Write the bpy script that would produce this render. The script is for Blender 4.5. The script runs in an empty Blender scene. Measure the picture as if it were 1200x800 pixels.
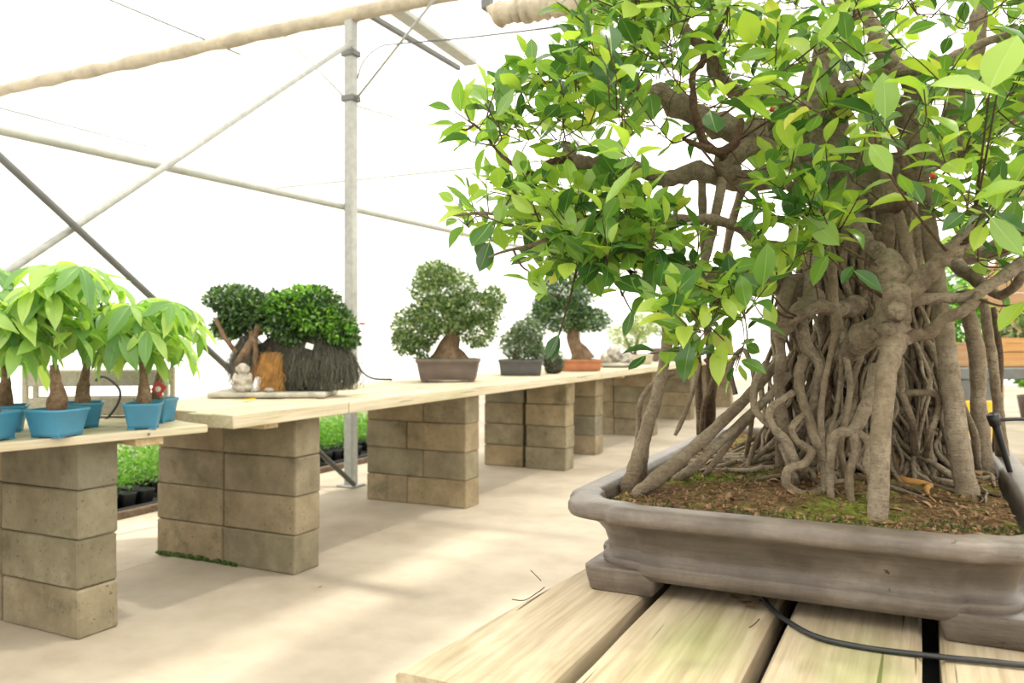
import bpy, math, random
from mathutils import Vector, Matrix, noise
rnd = random.Random(7)
C = bpy.context.scene.collection
SC = bpy.context.scene
PI = math.pi

# ------------------------------------------------------------ camera, sky, sun, exposure
CAM_H = 1.23
YAW = math.radians(26.2)
cd = bpy.data.cameras.new('camera'); cam = bpy.data.objects.new('camera', cd); C.objects.link(cam)
cam.location = (0, 0, CAM_H); cam.rotation_euler = (PI/2, 0, YAW)
cd.sensor_width = 36; cd.lens = 970/1200*36; cd.shift_y = -7/1200
cd.clip_start = 0.02; cd.clip_end = 200
cd.dof.use_dof = True; cd.dof.focus_distance = 1.8; cd.dof.aperture_fstop = 5.0
SC.camera = cam
w = bpy.data.worlds.new('sky'); SC.world = w; w.use_nodes = True
bg = w.node_tree.nodes['Background']; bg.inputs[0].default_value = (1.0, 0.965, 0.885, 1); bg.inputs[1].default_value = 1.5
sd = bpy.data.lights.new('sun', 'SUN'); sd.energy = 3.0; sd.angle = math.radians(2.2); sd.color = (1.0, 0.93, 0.80)
sun = bpy.data.objects.new('sun', sd); C.objects.link(sun)
SUN_DIR = Vector((-0.32, -0.22, -1.0)).normalized()      # the way the light travels
sun.rotation_euler = SUN_DIR.to_track_quat('-Z', 'Y').to_euler()
SC.view_settings.view_transform = 'Standard'; SC.view_settings.look = 'None'
SC.view_settings.gamma = 1; SC.view_settings.use_curve_mapping = False
SC.view_settings.exposure = 0.6
SC.cycles.max_bounces = 10; SC.cycles.transparent_max_bounces = 12
SC.cycles.diffuse_bounces = 5; SC.cycles.transmission_bounces = 6
SC.cycles.use_denoising = True
SC.cycles.sample_clamp_indirect = 8

cY, sY = math.cos(YAW), math.sin(YAW)
def Q(px, py, d):
    """a place seen at (px,py) of the photograph, d metres in front of the lens"""
    x = (px-600)/970*d; z = CAM_H - (py-393)/970*d
    return Vector((cY*x - sY*d, sY*x + cY*d, z))
def QZ(px, py, z):
    return Q(px, py, (CAM_H-z)*970/(py-393))

# ------------------------------------------------------------ materials
def new_mat(name):
    m = bpy.data.materials.new(name); m.use_nodes = True
    nt = m.node_tree; b = nt.nodes['Principled BSDF']
    return m, nt, b
def ramp(nt, fac, stops):
    r = nt.nodes.new('ShaderNodeValToRGB'); e = r.color_ramp.elements
    while len(e) < len(stops): e.new(0.5)
    for k, (p, c) in enumerate(stops):
        e[k].position = p; e[k].color = (c[0], c[1], c[2], 1)
    nt.links.new(fac, r.inputs[0]); return r.outputs[0]
def coords(nt, scale, rand=True):
    tc = nt.nodes.new('ShaderNodeTexCoord'); mp = nt.nodes.new('ShaderNodeMapping')
    mp.inputs['Scale'].default_value = scale
    nt.links.new(tc.outputs['Object'], mp.inputs[0])
    if rand:
        oi = nt.nodes.new('ShaderNodeObjectInfo'); mu = nt.nodes.new('ShaderNodeMath'); mu.operation = 'MULTIPLY'
        mu.inputs[1].default_value = 37.0; nt.links.new(oi.outputs['Random'], mu.inputs[0])
        cb = nt.nodes.new('ShaderNodeCombineXYZ')
        for k in range(3): nt.links.new(mu.outputs[0], cb.inputs[k])
        nt.links.new(cb.outputs[0], mp.inputs['Location'])
    return mp.outputs[0]
def noise_n(nt, vec, scale, detail=5, rough=.6, dist=0):
    n = nt.nodes.new('ShaderNodeTexNoise'); n.inputs['Scale'].default_value = scale
    n.inputs['Detail'].default_value = detail; n.inputs['Roughness'].default_value = rough
    n.inputs['Distortion'].default_value = dist
    nt.links.new(vec, n.inputs['Vector']); return n.outputs['Fac']
def mixc(nt, fac, a, b, mode='MIX'):
    m = nt.nodes.new('ShaderNodeMix'); m.data_type = 'RGBA'; m.blend_type = mode
    if isinstance(fac, (int, float)): m.inputs[0].default_value = fac
    else: nt.links.new(fac, m.inputs[0])
    for i, v in ((6, a), (7, b)):
        if isinstance(v, tuple): m.inputs[i].default_value = (v[0], v[1], v[2], 1)
        else: nt.links.new(v, m.inputs[i])
    return m.outputs[2]
def bump(nt, b, h, strength=.4, dist=.004):
    bn = nt.nodes.new('ShaderNodeBump'); bn.inputs['Strength'].default_value = strength
    bn.inputs['Distance'].default_value = dist
    nt.links.new(h, bn.inputs['Height']); nt.links.new(bn.outputs[0], b.inputs['Normal'])
def simple(name, col, rough=.6, metal=0, var=.12, nscale=8, bstr=.2, bd=.002, spec=.5):
    m, nt, b = new_mat(name)
    v = coords(nt, (1, 1, 1)); f = noise_n(nt, v, nscale)
    lo = tuple(max(0, c*(1-var*2)) for c in col); hi = tuple(min(1, c*(1+var*2)) for c in col)
    nt.links.new(ramp(nt, f, [(.3, lo), (.5, col), (.7, hi)]), b.inputs['Base Color'])
    b.inputs['Roughness'].default_value = rough; b.inputs['Metallic'].default_value = metal
    b.inputs['Specular IOR Level'].default_value = spec
    if bstr: bump(nt, b, noise_n(nt, v, nscale*5), bstr, bd)
    return m

def m_wood(name, lo, mid, hi, axis=1, algae=0, stain=None):
    m, nt, b = new_mat(name)
    s = [14, 14, 14]; s[axis] = 1.1
    v = coords(nt, tuple(s)); g = noise_n(nt, v, 2.2, 7, .65, .6)
    col = ramp(nt, g, [(.25, lo), (.5, mid), (.72, hi)])
    s2 = [60, 60, 60]; s2[axis] = 1.3
    v2 = coords(nt, tuple(s2)); fine = noise_n(nt, v2, 1.5, 4)
    col = mixc(nt, .35, col, ramp(nt, fine, [(.3, lo), (.65, hi)]))
    crack = ramp(nt, noise_n(nt, coords(nt, tuple([x*.6 for x in s2])), 2.4, 2, .4), [(.27, (1, 1, 1)), (.30, (0, 0, 0))])
    col = mixc(nt, crack, col, tuple(c*.45 for c in lo))
    if algae:
        v3 = coords(nt, (1.6, .8, 1)); a = noise_n(nt, v3, 2.6, 5, .6)
        f = ramp(nt, a, [(.47, (0, 0, 0)), (.63, (algae, algae, algae))])
        col = mixc(nt, f, col, mixc(nt, .5, col, (.17, .27, .04)))
    if stain:        # a patch of green algae with its own outline: centre, half lengths
        tc = nt.nodes.new('ShaderNodeTexCoord'); mp = nt.nodes.new('ShaderNodeMapping'); mp.vector_type = 'POINT'
        mp.inputs['Scale'].default_value = (1/stain[1][0], 1/stain[1][1], 0)
        mp.inputs['Location'].default_value = (-stain[0][0]/stain[1][0], -stain[0][1]/stain[1][1], 0)
        nt.links.new(tc.outputs['Object'], mp.inputs[0])
        ln = nt.nodes.new('ShaderNodeVectorMath'); ln.operation = 'LENGTH'; nt.links.new(mp.outputs[0], ln.inputs[0])
        nz = noise_n(nt, coords(nt, (22, 4, 1)), 1.5, 5, .65)
        sm = nt.nodes.new('ShaderNodeMath'); sm.operation = 'ADD'; nt.links.new(ln.outputs['Value'], sm.inputs[0]); nt.links.new(nz, sm.inputs[1])
        mr = nt.nodes.new('ShaderNodeMapRange'); mr.inputs['From Min'].default_value = .75; mr.inputs['From Max'].default_value = 1.5
        mr.inputs['To Min'].default_value = .8; mr.inputs['To Max'].default_value = 0; nt.links.new(sm.outputs[0], mr.inputs['Value'])
        col = mixc(nt, mr.outputs[0], col, mixc(nt, .45, col, (.16, .26, .03)))
    nt.links.new(col, b.inputs['Base Color']); b.inputs['Roughness'].default_value = .75
    b.inputs['Specular IOR Level'].default_value = .3
    bump(nt, b, fine, .5, .002)
    return m

def m_block():
    m, nt, b = new_mat('concrete_block')
    v = coords(nt, (1, 1, 1)); f = noise_n(nt, v, 5, 8, .65)
    col = ramp(nt, f, [(.28, (.165, .137, .095)), (.5, (.25, .212, .15)), (.72, (.35, .305, .225))])
    oi = nt.nodes.new('ShaderNodeObjectInfo')
    tint = ramp(nt, oi.outputs['Random'], [(0, (.70, .74, .74)), (.35, (1.08, 1.02, .92)), (.6, (.80, .83, .78)), (1, (1.12, 1.02, .86))])
    col = mixc(nt, 1, col, tint, 'MULTIPLY')
    moss = ramp(nt, noise_n(nt, v, 3.1, 8, .75), [(.55, (0, 0, 0)), (.68, (.75, .75, .75))])
    col = mixc(nt, moss, col, (.085, .08, .045))
    pits = ramp(nt, noise_n(nt, v, 60, 3), [(.30, (1, 1, 1)), (.36, (0, 0, 0))])
    col = mixc(nt, pits, col, (.10, .085, .06))
    nt.links.new(col, b.inputs['Base Color']); b.inputs['Roughness'].default_value = .95
    b.inputs['Specular IOR Level'].default_value = .2
    bump(nt, b, noise_n(nt, v, 45, 6, .7), .6, .004)
    return m

def m_leaf(name, stops, trans=.5, gloss=.35, tboost=(1.3, 1.25, .6)):
    m = bpy.data.materials.new(name); m.use_nodes = True; nt = m.node_tree
    b = nt.nodes['Principled BSDF']; out = nt.nodes['Material Output']
    geo = nt.nodes.new('ShaderNodeNewGeometry'); oi = nt.nodes.new('ShaderNodeObjectInfo')
    add = nt.nodes.new('ShaderNodeMath'); add.operation = 'ADD'
    nt.links.new(geo.outputs['Random Per Island'], add.inputs[0]); nt.links.new(oi.outputs['Random'], add.inputs[1])
    fr = nt.nodes.new('ShaderNodeMath'); fr.operation = 'FRACT'; nt.links.new(add.outputs[0], fr.inputs[0])
    col = ramp(nt, fr.outputs[0], stops)
    nt.links.new(col, b.inputs['Base Color']); b.inputs['Roughness'].default_value = gloss
    b.inputs['Specular IOR Level'].default_value = .75
    tr = nt.nodes.new('ShaderNodeBsdfTranslucent')
    nt.links.new(mixc(nt, 1, col, tboost, 'MULTIPLY'), tr.inputs[0])
    mx = nt.nodes.new('ShaderNodeMixShader'); mx.inputs[0].default_value = trans
    nt.links.new(b.outputs[0], mx.inputs[1]); nt.links.new(tr.outputs[0], mx.inputs[2])
    nt.links.new(mx.outputs[0], out.inputs[0])
    return m

def m_film(name, col, transp, refl=.12):
    m = bpy.data.materials.new(name); m.use_nodes = True; nt = m.node_tree
    nt.nodes.remove(nt.nodes['Principled BSDF']); out = nt.nodes['Material Output']
    tc = coords(nt, (1, 1, 1), False); f = noise_n(nt, tc, .8, 4)
    c = ramp(nt, f, [(.3, tuple(x*.95 for x in col)), (.7, col)])
    tr = nt.nodes.new('ShaderNodeBsdfTranslucent'); nt.links.new(c, tr.inputs[0])
    tp = nt.nodes.new('ShaderNodeBsdfTransparent')
    df = nt.nodes.new('ShaderNodeBsdfDiffuse'); nt.links.new(c, df.inputs[0])
    a = nt.nodes.new('ShaderNodeMixShader'); a.inputs[0].default_value = refl
    nt.links.new(tr.outputs[0], a.inputs[1]); nt.links.new(df.outputs[0], a.inputs[2])
    b2 = nt.nodes.new('ShaderNodeMixShader'); b2.inputs[0].default_value = transp
    nt.links.new(a.outputs[0], b2.inputs[1]); nt.links.new(tp.outputs[0], b2.inputs[2])
    nt.links.new(b2.outputs[0], out.inputs[0]); return m

def m_bark(name, lo, mid, hi, ring=True):
    m, nt, b = new_mat(name)
    v = coords(nt, (1, 1, 1)); f = noise_n(nt, v, 16, 8, .7)
    col = ramp(nt, f, [(.3, lo), (.5, mid), (.72, hi)])
    big = ramp(nt, noise_n(nt, v, 3, 3), [(.35, (.78, .72, .62)), (.65, (1.1, 1.08, 1.02))])
    col = mixc(nt, 1, col, big, 'MULTIPLY')
    lent = ramp(nt, noise_n(nt, coords(nt, (25, 25, 110)), 2.2, 2), [(.30, (.45, .45, .45)), (.42, (0, 0, 0))])
    col = mixc(nt, lent, col, tuple(c*.9 for c in lo))
    col = mixc(nt, ramp(nt, noise_n(nt, v, 90, 4, .7), [(.36, (.6, .6, .6)), (.5, (0, 0, 0))]), col, tuple(c*.8 for c in lo))
    nt.links.new(col, b.inputs['Base Color']); b.inputs['Roughness'].default_value = .85
    b.inputs['Specular IOR Level'].default_value = .25
    h = noise_n(nt, coords(nt, (20, 20, 90) if ring else (40, 40, 40)), 2.0, 6, .7)
    h2 = noise_n(nt, v, 70, 4, .7); mm = nt.nodes.new('ShaderNodeMath'); mm.operation = 'ADD'; nt.links.new(h, mm.inputs[0]); nt.links.new(h2, mm.inputs[1])
    bump(nt, b, mm.outputs[0], 1.0, .006)
    return m

def m_floor():
    m, nt, b = new_mat('concrete_floor')
    v = coords(nt, (1, 1, 1), False); f = noise_n(nt, v, 1.3, 9, .62)
    col = ramp(nt, f, [(.3, (.29, .245, .185)), (.5, (.385, .335, .262)), (.7, (.46, .41, .33))])
    st = ramp(nt, noise_n(nt, v, .45, 5, .6), [(.42, (.86, .86, .86)), (.6, (1.05, 1.05, 1.05))])
    col = mixc(nt, 1, col, st, 'MULTIPLY')
    sp = ramp(nt, noise_n(nt, v, 38, 3), [(.24, (1, 1, 1)), (.28, (0, 0, 0))])
    col = mixc(nt, sp, col, (.33, .28, .2))
    nt.links.new(col, b.inputs['Base Color']); b.inputs['Roughness'].default_value = .8
    b.inputs['Specular IOR Level'].default_value = .25
    bump(nt, b, noise_n(nt, v, 30, 5), .25, .003)
    return m

def m_soil():
    m, nt, b = new_mat('bark_soil')
    v = coords(nt, (1, 1, 1), False); f = noise_n(nt, v, 55, 6, .8)
    col = ramp(nt, f, [(.28, (.03, .017, .009)), (.45, (.10, .06, .03)), (.6, (.26, .165, .08)), (.78, (.50, .37, .20))])
    moss = ramp(nt, noise_n(nt, v, 5.5, 4), [(.50, (0, 0, 0)), (.66, (.8, .8, .8))])
    mc = ramp(nt, noise_n(nt, v, 90, 3), [(.35, (.07, .10, .01)), (.65, (.28, .36, .05))])
    col = mixc(nt, moss, col, mc)
    nt.links.new(col, b.inputs['Base Color']); b.inputs['Roughness'].default_value = 1
    b.inputs['Specular IOR Level'].default_value = .1
    bump(nt, b, noise_n(nt, v, 80, 6, .8), 1, .008)
    return m

def m_stoneware():
    m, nt, b = new_mat('grey_stoneware')
    v = coords(nt, (1, 1, 1)); f = noise_n(nt, v, 7, 8, .7)
    col = ramp(nt, f, [(.28, (.065, .051, .040)), (.5, (.12, .097, .078)), (.72, (.20, .168, .14))])
    st = ramp(nt, noise_n(nt, coords(nt, (4, 4, 60)), 1.6, 5, .7), [(.35, (.78, .76, .74)), (.65, (1.15, 1.15, 1.15))])
    col = mixc(nt, 1, col, st, 'MULTIPLY')
    sp = ramp(nt, noise_n(nt, v, 70, 3), [(.27, (1, 1, 1)), (.31, (0, 0, 0))]); col = mixc(nt, sp, col, (.035, .028, .022))
    nt.links.new(col, b.inputs['Base Color']); b.inputs['Roughness'].default_value = .42
    b.inputs['Specular IOR Level'].default_value = .55
    bump(nt, b, noise_n(nt, coords(nt, (12, 12, 60)), 2.5, 6, .7), .5, .003)
    return m
M = {}
M['floor'] = m_floor()
M['film'] = m_film('greenhouse_film', (.97, .97, .96), .30)
M['skirt'] = m_film('film_skirt', (.97, .95, .88), .18)
M['block'] = m_block()
M['cream_wood'] = m_wood('weathered_plank', (.34, .28, .17), (.54, .47, .335), (.66, .60, .46), 1, .30)
M['table_wood'] = m_wood('table_plank', (.26, .19, .11), (.45, .365, .25), (.60, .515, .38), 1, .12)
M['table_wood_green'] = m_wood('table_plank_algae', (.26, .19, .11), (.45, .365, .25), (.60, .515, .38), 1, .15, ((.02, -.76), (.10, .26)))
M['cross_wood'] = m_wood('cross_wood', (.34, .24, .12), (.52, .40, .23), (.62, .53, .36), 0, .3)
M['crate_wood'] = m_wood('crate_wood', (.27, .24, .18), (.38, .35, .28), (.46, .43, .36), 1)
M['brown_wood'] = m_wood('brown_board', (.24, .13, .06), (.36, .22, .11), (.44, .29, .16), 0)
M['orange_wood'] = m_wood('orange_board', (.36, .17, .05), (.50, .27, .10), (.56, .34, .15), 0)
M['steel'] = simple('galvanised_steel', (.31, .32, .295), .5, .1, .08, 20, .1)
M['dark_steel'] = simple('dark_steel', (.12, .125, .12), .55, .1, .08, 10, .1)
M['pale_steel'] = simple('pale_steel', (.36, .37, .33), .6, .0, .06, 10, .1)
M['cloth'] = simple('rolled_shade_cloth', (.40, .35, .26), .9, 0, .12, 6, .6, .02)
M['black'] = simple('black_plastic', (.02, .022, .024), .4, 0, .2, 10, .1)
M['blue_pot'] = simple('blue_plastic', (.045, .21, .34), .42, 0, .06, 8, .05)
M['big_pot'] = m_stoneware()
M['brown_pot'] = simple('brown_stoneware', (.13, .10, .085), .6, 0, .1, 9, .1)
M['dark_pot'] = simple('charcoal_stoneware', (.085, .08, .08), .6, 0, .1, 9, .1)
M['terracotta'] = simple('terracotta', (.42, .17, .08), .75, 0, .1, 9, .1)
M['pale_pot'] = simple('sand_stoneware', (.46, .42, .30), .7, 0, .1, 9, .1)
M['stone'] = simple('pale_stone', (.40, .37, .31), .95, 0, .25, 14, .8, .008)
M['slab'] = simple('slab_concrete', (.42, .40, .33), .95, 0, .15, 12, .6, .004)
M['dark_rock'] = simple('dark_rock', (.05, .045, .035), .95, 0, .3, 14, .9, .01)
M['soil'] = m_soil()
M['dark_soil'] = simple('potting_soil', (.06, .04, .025), 1, 0, .4, 60, 1, .006)
M['bark'] = m_bark('ficus_bark', (.115, .09, .066), (.265, .22, .165), (.41, .36, .285))
M['root'] = m_bark('aerial_root_bark', (.17, .135, .098), (.30, .25, .19), (.43, .375, .30))
M['dark_root'] = m_bark('dark_root_bark', (.06, .042, .028), (.13, .095, .065), (.22, .17, .12))
M['trunk_small'] = m_bark('small_bonsai_bark', (.10, .06, .035), (.21, .145, .095), (.33, .25, .18), False)
M['twig'] = m_bark('red_brown_twig', (.05, .026, .016), (.10, .062, .04), (.17, .12, .08), False)
M['green_stem'] = simple('green_stem', (.16, .22, .07), .6, 0, .1)
M['ficus_leaf'] = m_leaf('ficus_leaf', [(0, (.035, .10, .03)), (.16, (.07, .18, .045)), (.38, (.15, .31, .06)), (.7, (.29, .47, .07)), (.96, (.42, .58, .10)), (1.0, (.55, .58, .14))], .48, .25)
M['rib'] = m_leaf('leaf_midrib', [(0, (.20, .36, .08)), (1, (.42, .56, .16))], .4, .4)
M['pachira_leaf'] = m_leaf('palmate_leaf', [(0, (.12, .28, .08)), (.35, (.24, .45, .12)), (.8, (.42, .62, .17)), (1, (.52, .68, .2))], .55, .35)
M['dark_leaf'] = m_leaf('dark_small_leaf', [(0, (.015, .05, .018)), (.5, (.05, .12, .04)), (.85, (.12, .23, .06)), (1, (.24, .38, .10))], .25, .35)
M['mid_leaf'] = m_leaf('mid_small_leaf', [(0, (.04, .10, .03)), (.5, (.13, .22, .07)), (.85, (.25, .35, .12)), (1, (.40, .48, .2))], .3, .35)
M['grey_leaf'] = m_leaf('grey_green_leaf', [(0, (.05, .10, .045)), (.5, (.10, .17, .08)), (1, (.20, .27, .14))], .25, .5)
M['pale_leaf'] = m_leaf('pale_leaf', [(0, (.18, .28, .06)), (.5, (.30, .40, .12)), (1, (.42, .48, .2))], .5, .5)
M['bright_leaf'] = m_leaf('seedling_leaf', [(0, (.05, .20, .01)), (.5, (.13, .36, .025)), (1, (.28, .52, .05))], .35, .5)
M['moss'] = simple('moss', (.06, .11, .015), 1, 0, .4, 60, 1, .01)
M['dry'] = simple('dry_leaf', (.20, .11, .05), .8, 0, .25, 20, .2)
M['hair'] = m_leaf('hanging_root_fibre', [(0, (.018, .018, .012)), (.6, (.06, .058, .035)), (1, (.15, .145, .09))], .1, .7, (1, 1, 1))
M['straw'] = simple('straw_fibre', (.42, .22, .06), .8, 0, .2, 20, .1)
M['chip'] = simple('bark_chip', (.24, .14, .07), .9, 0, .4, 30, .4)
M['red'] = simple('red_plastic', (.55, .05, .04), .4, 0, .05, 10, 0)
M['white'] = simple('white_plastic', (.75, .74, .70), .5, 0, .03, 10, 0)
M['yellow'] = simple('yellow_plastic', (.72, .42, .02), .45, 0, .05, 6, 0)
M['fig'] = simple('red_fig', (.45, .05, .02), .4, 0, .1, 10, 0)

# ------------------------------------------------------------ mesh helpers
def mesh(name, V, F, m, smooth=True):
    me = bpy.data.meshes.new(name); me.from_pydata([tuple(v) for v in V], [], F)
    me.materials.append(m)
    if smooth: me.polygons.foreach_set('use_smooth', [True]*len(me.polygons))
    me.update(); return me
def link(name, me, parent=None, loc=(0, 0, 0), rot=None, scale=None):
    o = bpy.data.objects.new(name, me); C.objects.link(o); o.location = loc
    if rot is not None:
        if isinstance(rot, (tuple, list)): o.rotation_euler = rot
        else: o.rotation_mode = 'QUATERNION'; o.rotation_quaternion = rot
    if scale is not None: o.scale = (scale,)*3 if isinstance(scale, (int, float)) else scale
    if parent is not None: o.parent = parent
    return o
def thing(name, label, cat, loc, rotz=0, group=None):
    o = bpy.data.objects.new(name, None); C.objects.link(o); o.empty_display_size = .05
    o.location = loc; o.rotation_euler = (0, 0, rotz); tag(o, label, cat, group); return o
def tag(o, label, cat, group=None):
    o['label'] = label; o['category'] = cat
    if group: o['group'] = group
    return o
def stuff(o): o['kind'] = 'stuff'; return o
def struct(o): o['kind'] = 'structure'; return o

class MB:
    """collects geometry for ONE mesh"""
    def __init__(s, org=(0, 0, 0)): s.V = []; s.F = []; s.o = Vector(org)
    def add(s, V, F):
        n = len(s.V); s.V += [Vector(v)-s.o for v in V]; s.F += [tuple(i+n for i in f) for f in F]; return s
    def obj(s, name, m, parent=None, loc=(0, 0, 0), rot=None, smooth=True):
        return link(name, mesh(name, s.V, s.F, m, smooth), parent, loc, rot)

def catmull(P, n):
    """resample control tuples (x,y,z,r) smoothly, n steps per span"""
    out = []; P = [tuple(p) for p in P]; Z = [P[0]]+P+[P[-1]]
    for i in range(1, len(Z)-2):
        a, b, c, d = Z[i-1], Z[i], Z[i+1], Z[i+2]
        for k in range(n):
            t = k/n; t2 = t*t; t3 = t2*t
            out.append(tuple(.5*((2*b[j])+(-a[j]+c[j])*t+(2*a[j]-5*b[j]+4*c[j]-d[j])*t2+(-a[j]+3*b[j]-3*c[j]+d[j])*t3) for j in range(len(b))))
    out.append(P[-1]); return out
def tube(P, seg=8, lump=0, seed=0, cap=True):
    """P: list of (x,y,z,r)"""
    V = []; F = []; pts = [Vector(p[:3]) for p in P]; n = len(pts)
    up = None
    for i in range(n):
        t = (pts[min(i+1, n-1)]-pts[max(i-1, 0)])
        if t.length < 1e-7: t = Vector((0, 0, 1))
        t.normalize()
        if up is None:
            up = t.orthogonal().normalized()
        up = (up - t*up.dot(t))
        up = up.normalized() if up.length > 1e-6 else t.orthogonal().normalized()
        side = t.cross(up); r = P[i][3]
        for k in range(seg):
            a = 2*PI*k/seg
            d = up*math.cos(a)+side*math.sin(a)
            rr = r
            if lump: rr = r*(1+lump*noise.noise((pts[i]+d*r)*(.35/max(r, .004))+Vector((seed, 0, 0))))
            V.append(pts[i]+d*rr)
    for i in range(n-1):
        for k in range(seg):
            a = i*seg+k; b = i*seg+(k+1) % seg
            F.append((a, b, b+seg, a+seg))
    if cap:
        F.append(tuple(range(seg-1, -1, -1))); F.append(tuple(range((n-1)*seg, n*seg)))
    return V, F
def box(cx, cy, cz, sx, sy, sz, ch=.006, jit=0):
    """chamfered box, 24 vertices"""
    V = []; F = []; idx = {}
    h = (sx/2, sy/2, sz/2); ch = min(ch, min(h)*.5)
    for X in (-1, 1):
        for Y in (-1, 1):
            for Z in (-1, 1):
                s = (X, Y, Z)
                for a in range(3):
                    p = [s[k]*(h[k]-(0 if k == a else ch)) for k in range(3)]
                    idx[(s, a)] = len(V)
                    V.append(Vector((cx+p[0]+rnd.uniform(-jit, jit), cy+p[1]+rnd.uniform(-jit, jit), cz+p[2]+rnd.uniform(-jit, jit))))
    def corner(a, sa, b, sb, c, sc):
        s = [0, 0, 0]; s[a] = sa; s[b] = sb; s[c] = sc; return tuple(s)
    for a in range(3):
        b, c = (a+1) % 3, (a+2) % 3
        for sa in (-1, 1):
            q = [idx[(corner(a, sa, b, sb, c, sc_), a)] for sb, sc_ in ((-1, -1), (1, -1), (1, 1), (-1, 1))]
            F.append(tuple(q if sa > 0 else q[::-1]))
        for sb in (-1, 1):        # edges parallel to a, between faces b and c
            for sc_ in (-1, 1):
                p0 = corner(a, -1, b, sb, c, sc_); p1 = corner(a, 1, b, sb, c, sc_)
                q = [idx[(p0, b)], idx[(p1, b)], idx[(p1, c)], idx[(p0, c)]]
                F.append(tuple(q if sb*sc_ < 0 else q[::-1]))
    for X in (-1, 1):
        for Y in (-1, 1):
            for Z in (-1, 1):
                s = (X, Y, Z); q = [idx[(s, a)] for a in range(3)]
                F.append(tuple(q if X*Y*Z > 0 else q[::-1]))
    return V, F
def hexa(P, th):
    """slab of thickness th hanging under the four top corners P"""
    V = [Vector(p) for p in P]+[Vector(p)-Vector((0, 0, th)) for p in P]
    return V, [(0, 1, 2, 3), (7, 6, 5, 4), (0, 4, 5, 1), (1, 5, 6, 2), (2, 6, 7, 3), (3, 7, 4, 0)]
def ellipsoid(c, r, nu=12, nv=8, lump=0, seed=0, fr=2.0):
    V = []; F = []
    for j in range(nv+1):
        th = PI*j/nv
        for i in range(nu):
            a = 2*PI*i/nu; d = Vector((math.sin(th)*math.cos(a), math.sin(th)*math.sin(a), math.cos(th)))
            k = 1+(lump*noise.fractal(d*fr+Vector((seed, seed*.7, 0)), 1, 2, 3) if lump else 0)
            V.append(Vector((c[0]+d.x*r[0]*k, c[1]+d.y*r[1]*k, c[2]+d.z*r[2]*k)))
    for j in range(nv):
        for i in range(nu):
            a = j*nu+i; b = j*nu+(i+1) % nu
            F.append((a, a+nu, b+nu, b))
    return V, F
def loft(outline, levels):
    """outline(inset)->list of (x,y); levels: (z, inset); closed below at first level, open surface chain"""
    V = []; F = []; n = None
    for z, ins in levels:
        pts = outline(ins); n = len(pts)
        V += [Vector((x, y, z)) for x, y in pts]
    for l in range(len(levels)-1):
        for k in range(n):
            a = l*n+k; b = l*n+(k+1) % n
            F.append((a, b, b+n, a+n))
    F.append(tuple(range(n-1, -1, -1)))
    F.append(tuple(range((len(levels)-1)*n, len(levels)*n)))
    return V, F
def rrect(hx, hy, r, seg=4):
    def f(ins):
        X, Y = hx-ins, hy-ins; R = max(.002, r-ins*.5); out = []
        for cx, cy, a0 in ((X-R, Y-R, 0), (-X+R, Y-R, PI/2), (-X+R, -Y+R, PI), (X-R, -Y+R, 1.5*PI)):
            for k in range(seg+1):
                a = a0+PI/2*k/seg; out.append((cx+R*math.cos(a), cy+R*math.sin(a)))
        return out
    return f

# leaves -----------------------------------------------------------------
def leaf_shape(width=.5, tip=.06, fold=.12, curl=.18, stalk=.14):
    V = [Vector((-.012, -stalk, 0)), Vector((.012, -stalk, 0))]; F = []; I = []
    prof = [(0, .03), (.08, .18), (.22, .37), (.42, .49), (.60, .48), (.76, .36), (.88, .19), (.95, .08), (1.0, tip*.25)]
    k0 = len(V)
    for t, wd in prof:
        ww = wd*width*2; z = -curl*t*t+.02; m = min(.013*(1.1-t), ww*.3)
        V += [Vector((-ww*.5, t, z+fold*ww+.012*math.sin(t*14))), Vector((-m, t, z)), Vector((m, t, z)), Vector((ww*.5, t, z+fold*ww+.012*math.sin(t*14+2)))]
    F.append((0, 1, k0+2, k0+1)); I.append(1)
    for i in range(len(prof)-1):
        a = k0+i*4
        F += [(a, a+1, a+5, a+4), (a+1, a+2, a+6, a+5), (a+2, a+3, a+7, a+6)]; I += [0, 1, 0]
    return V, F, I
def leaf_mesh(name, sh, m0, m1):
    me = mesh(name, sh[0], sh[1], m0); me.materials.append(m1); me.polygons.foreach_set('material_index', sh[2]); return me
LEAFS = [leaf_shape(.50, .06, .20, .10), leaf_shape(.58, .05, .12, .22), leaf_shape(.46, .08, .35, .30), leaf_shape(.54, .06, .05, -.08)]
FIC_ME = [leaf_mesh('leaf', sh, M['ficus_leaf'], M['rib']) for sh in LEAFS]
def frame(y, n):
    y = y.normalized(); z = (n-y*n.dot(y))
    z = z.normalized() if z.length > 1e-5 else y.orthogonal().normalized()
    x = y.cross(z); return Matrix((x, y, z)).transposed()
def rv(s=1.0): return Vector((rnd.gauss(0, s), rnd.gauss(0, s), rnd.gauss(0, s)))

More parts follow.
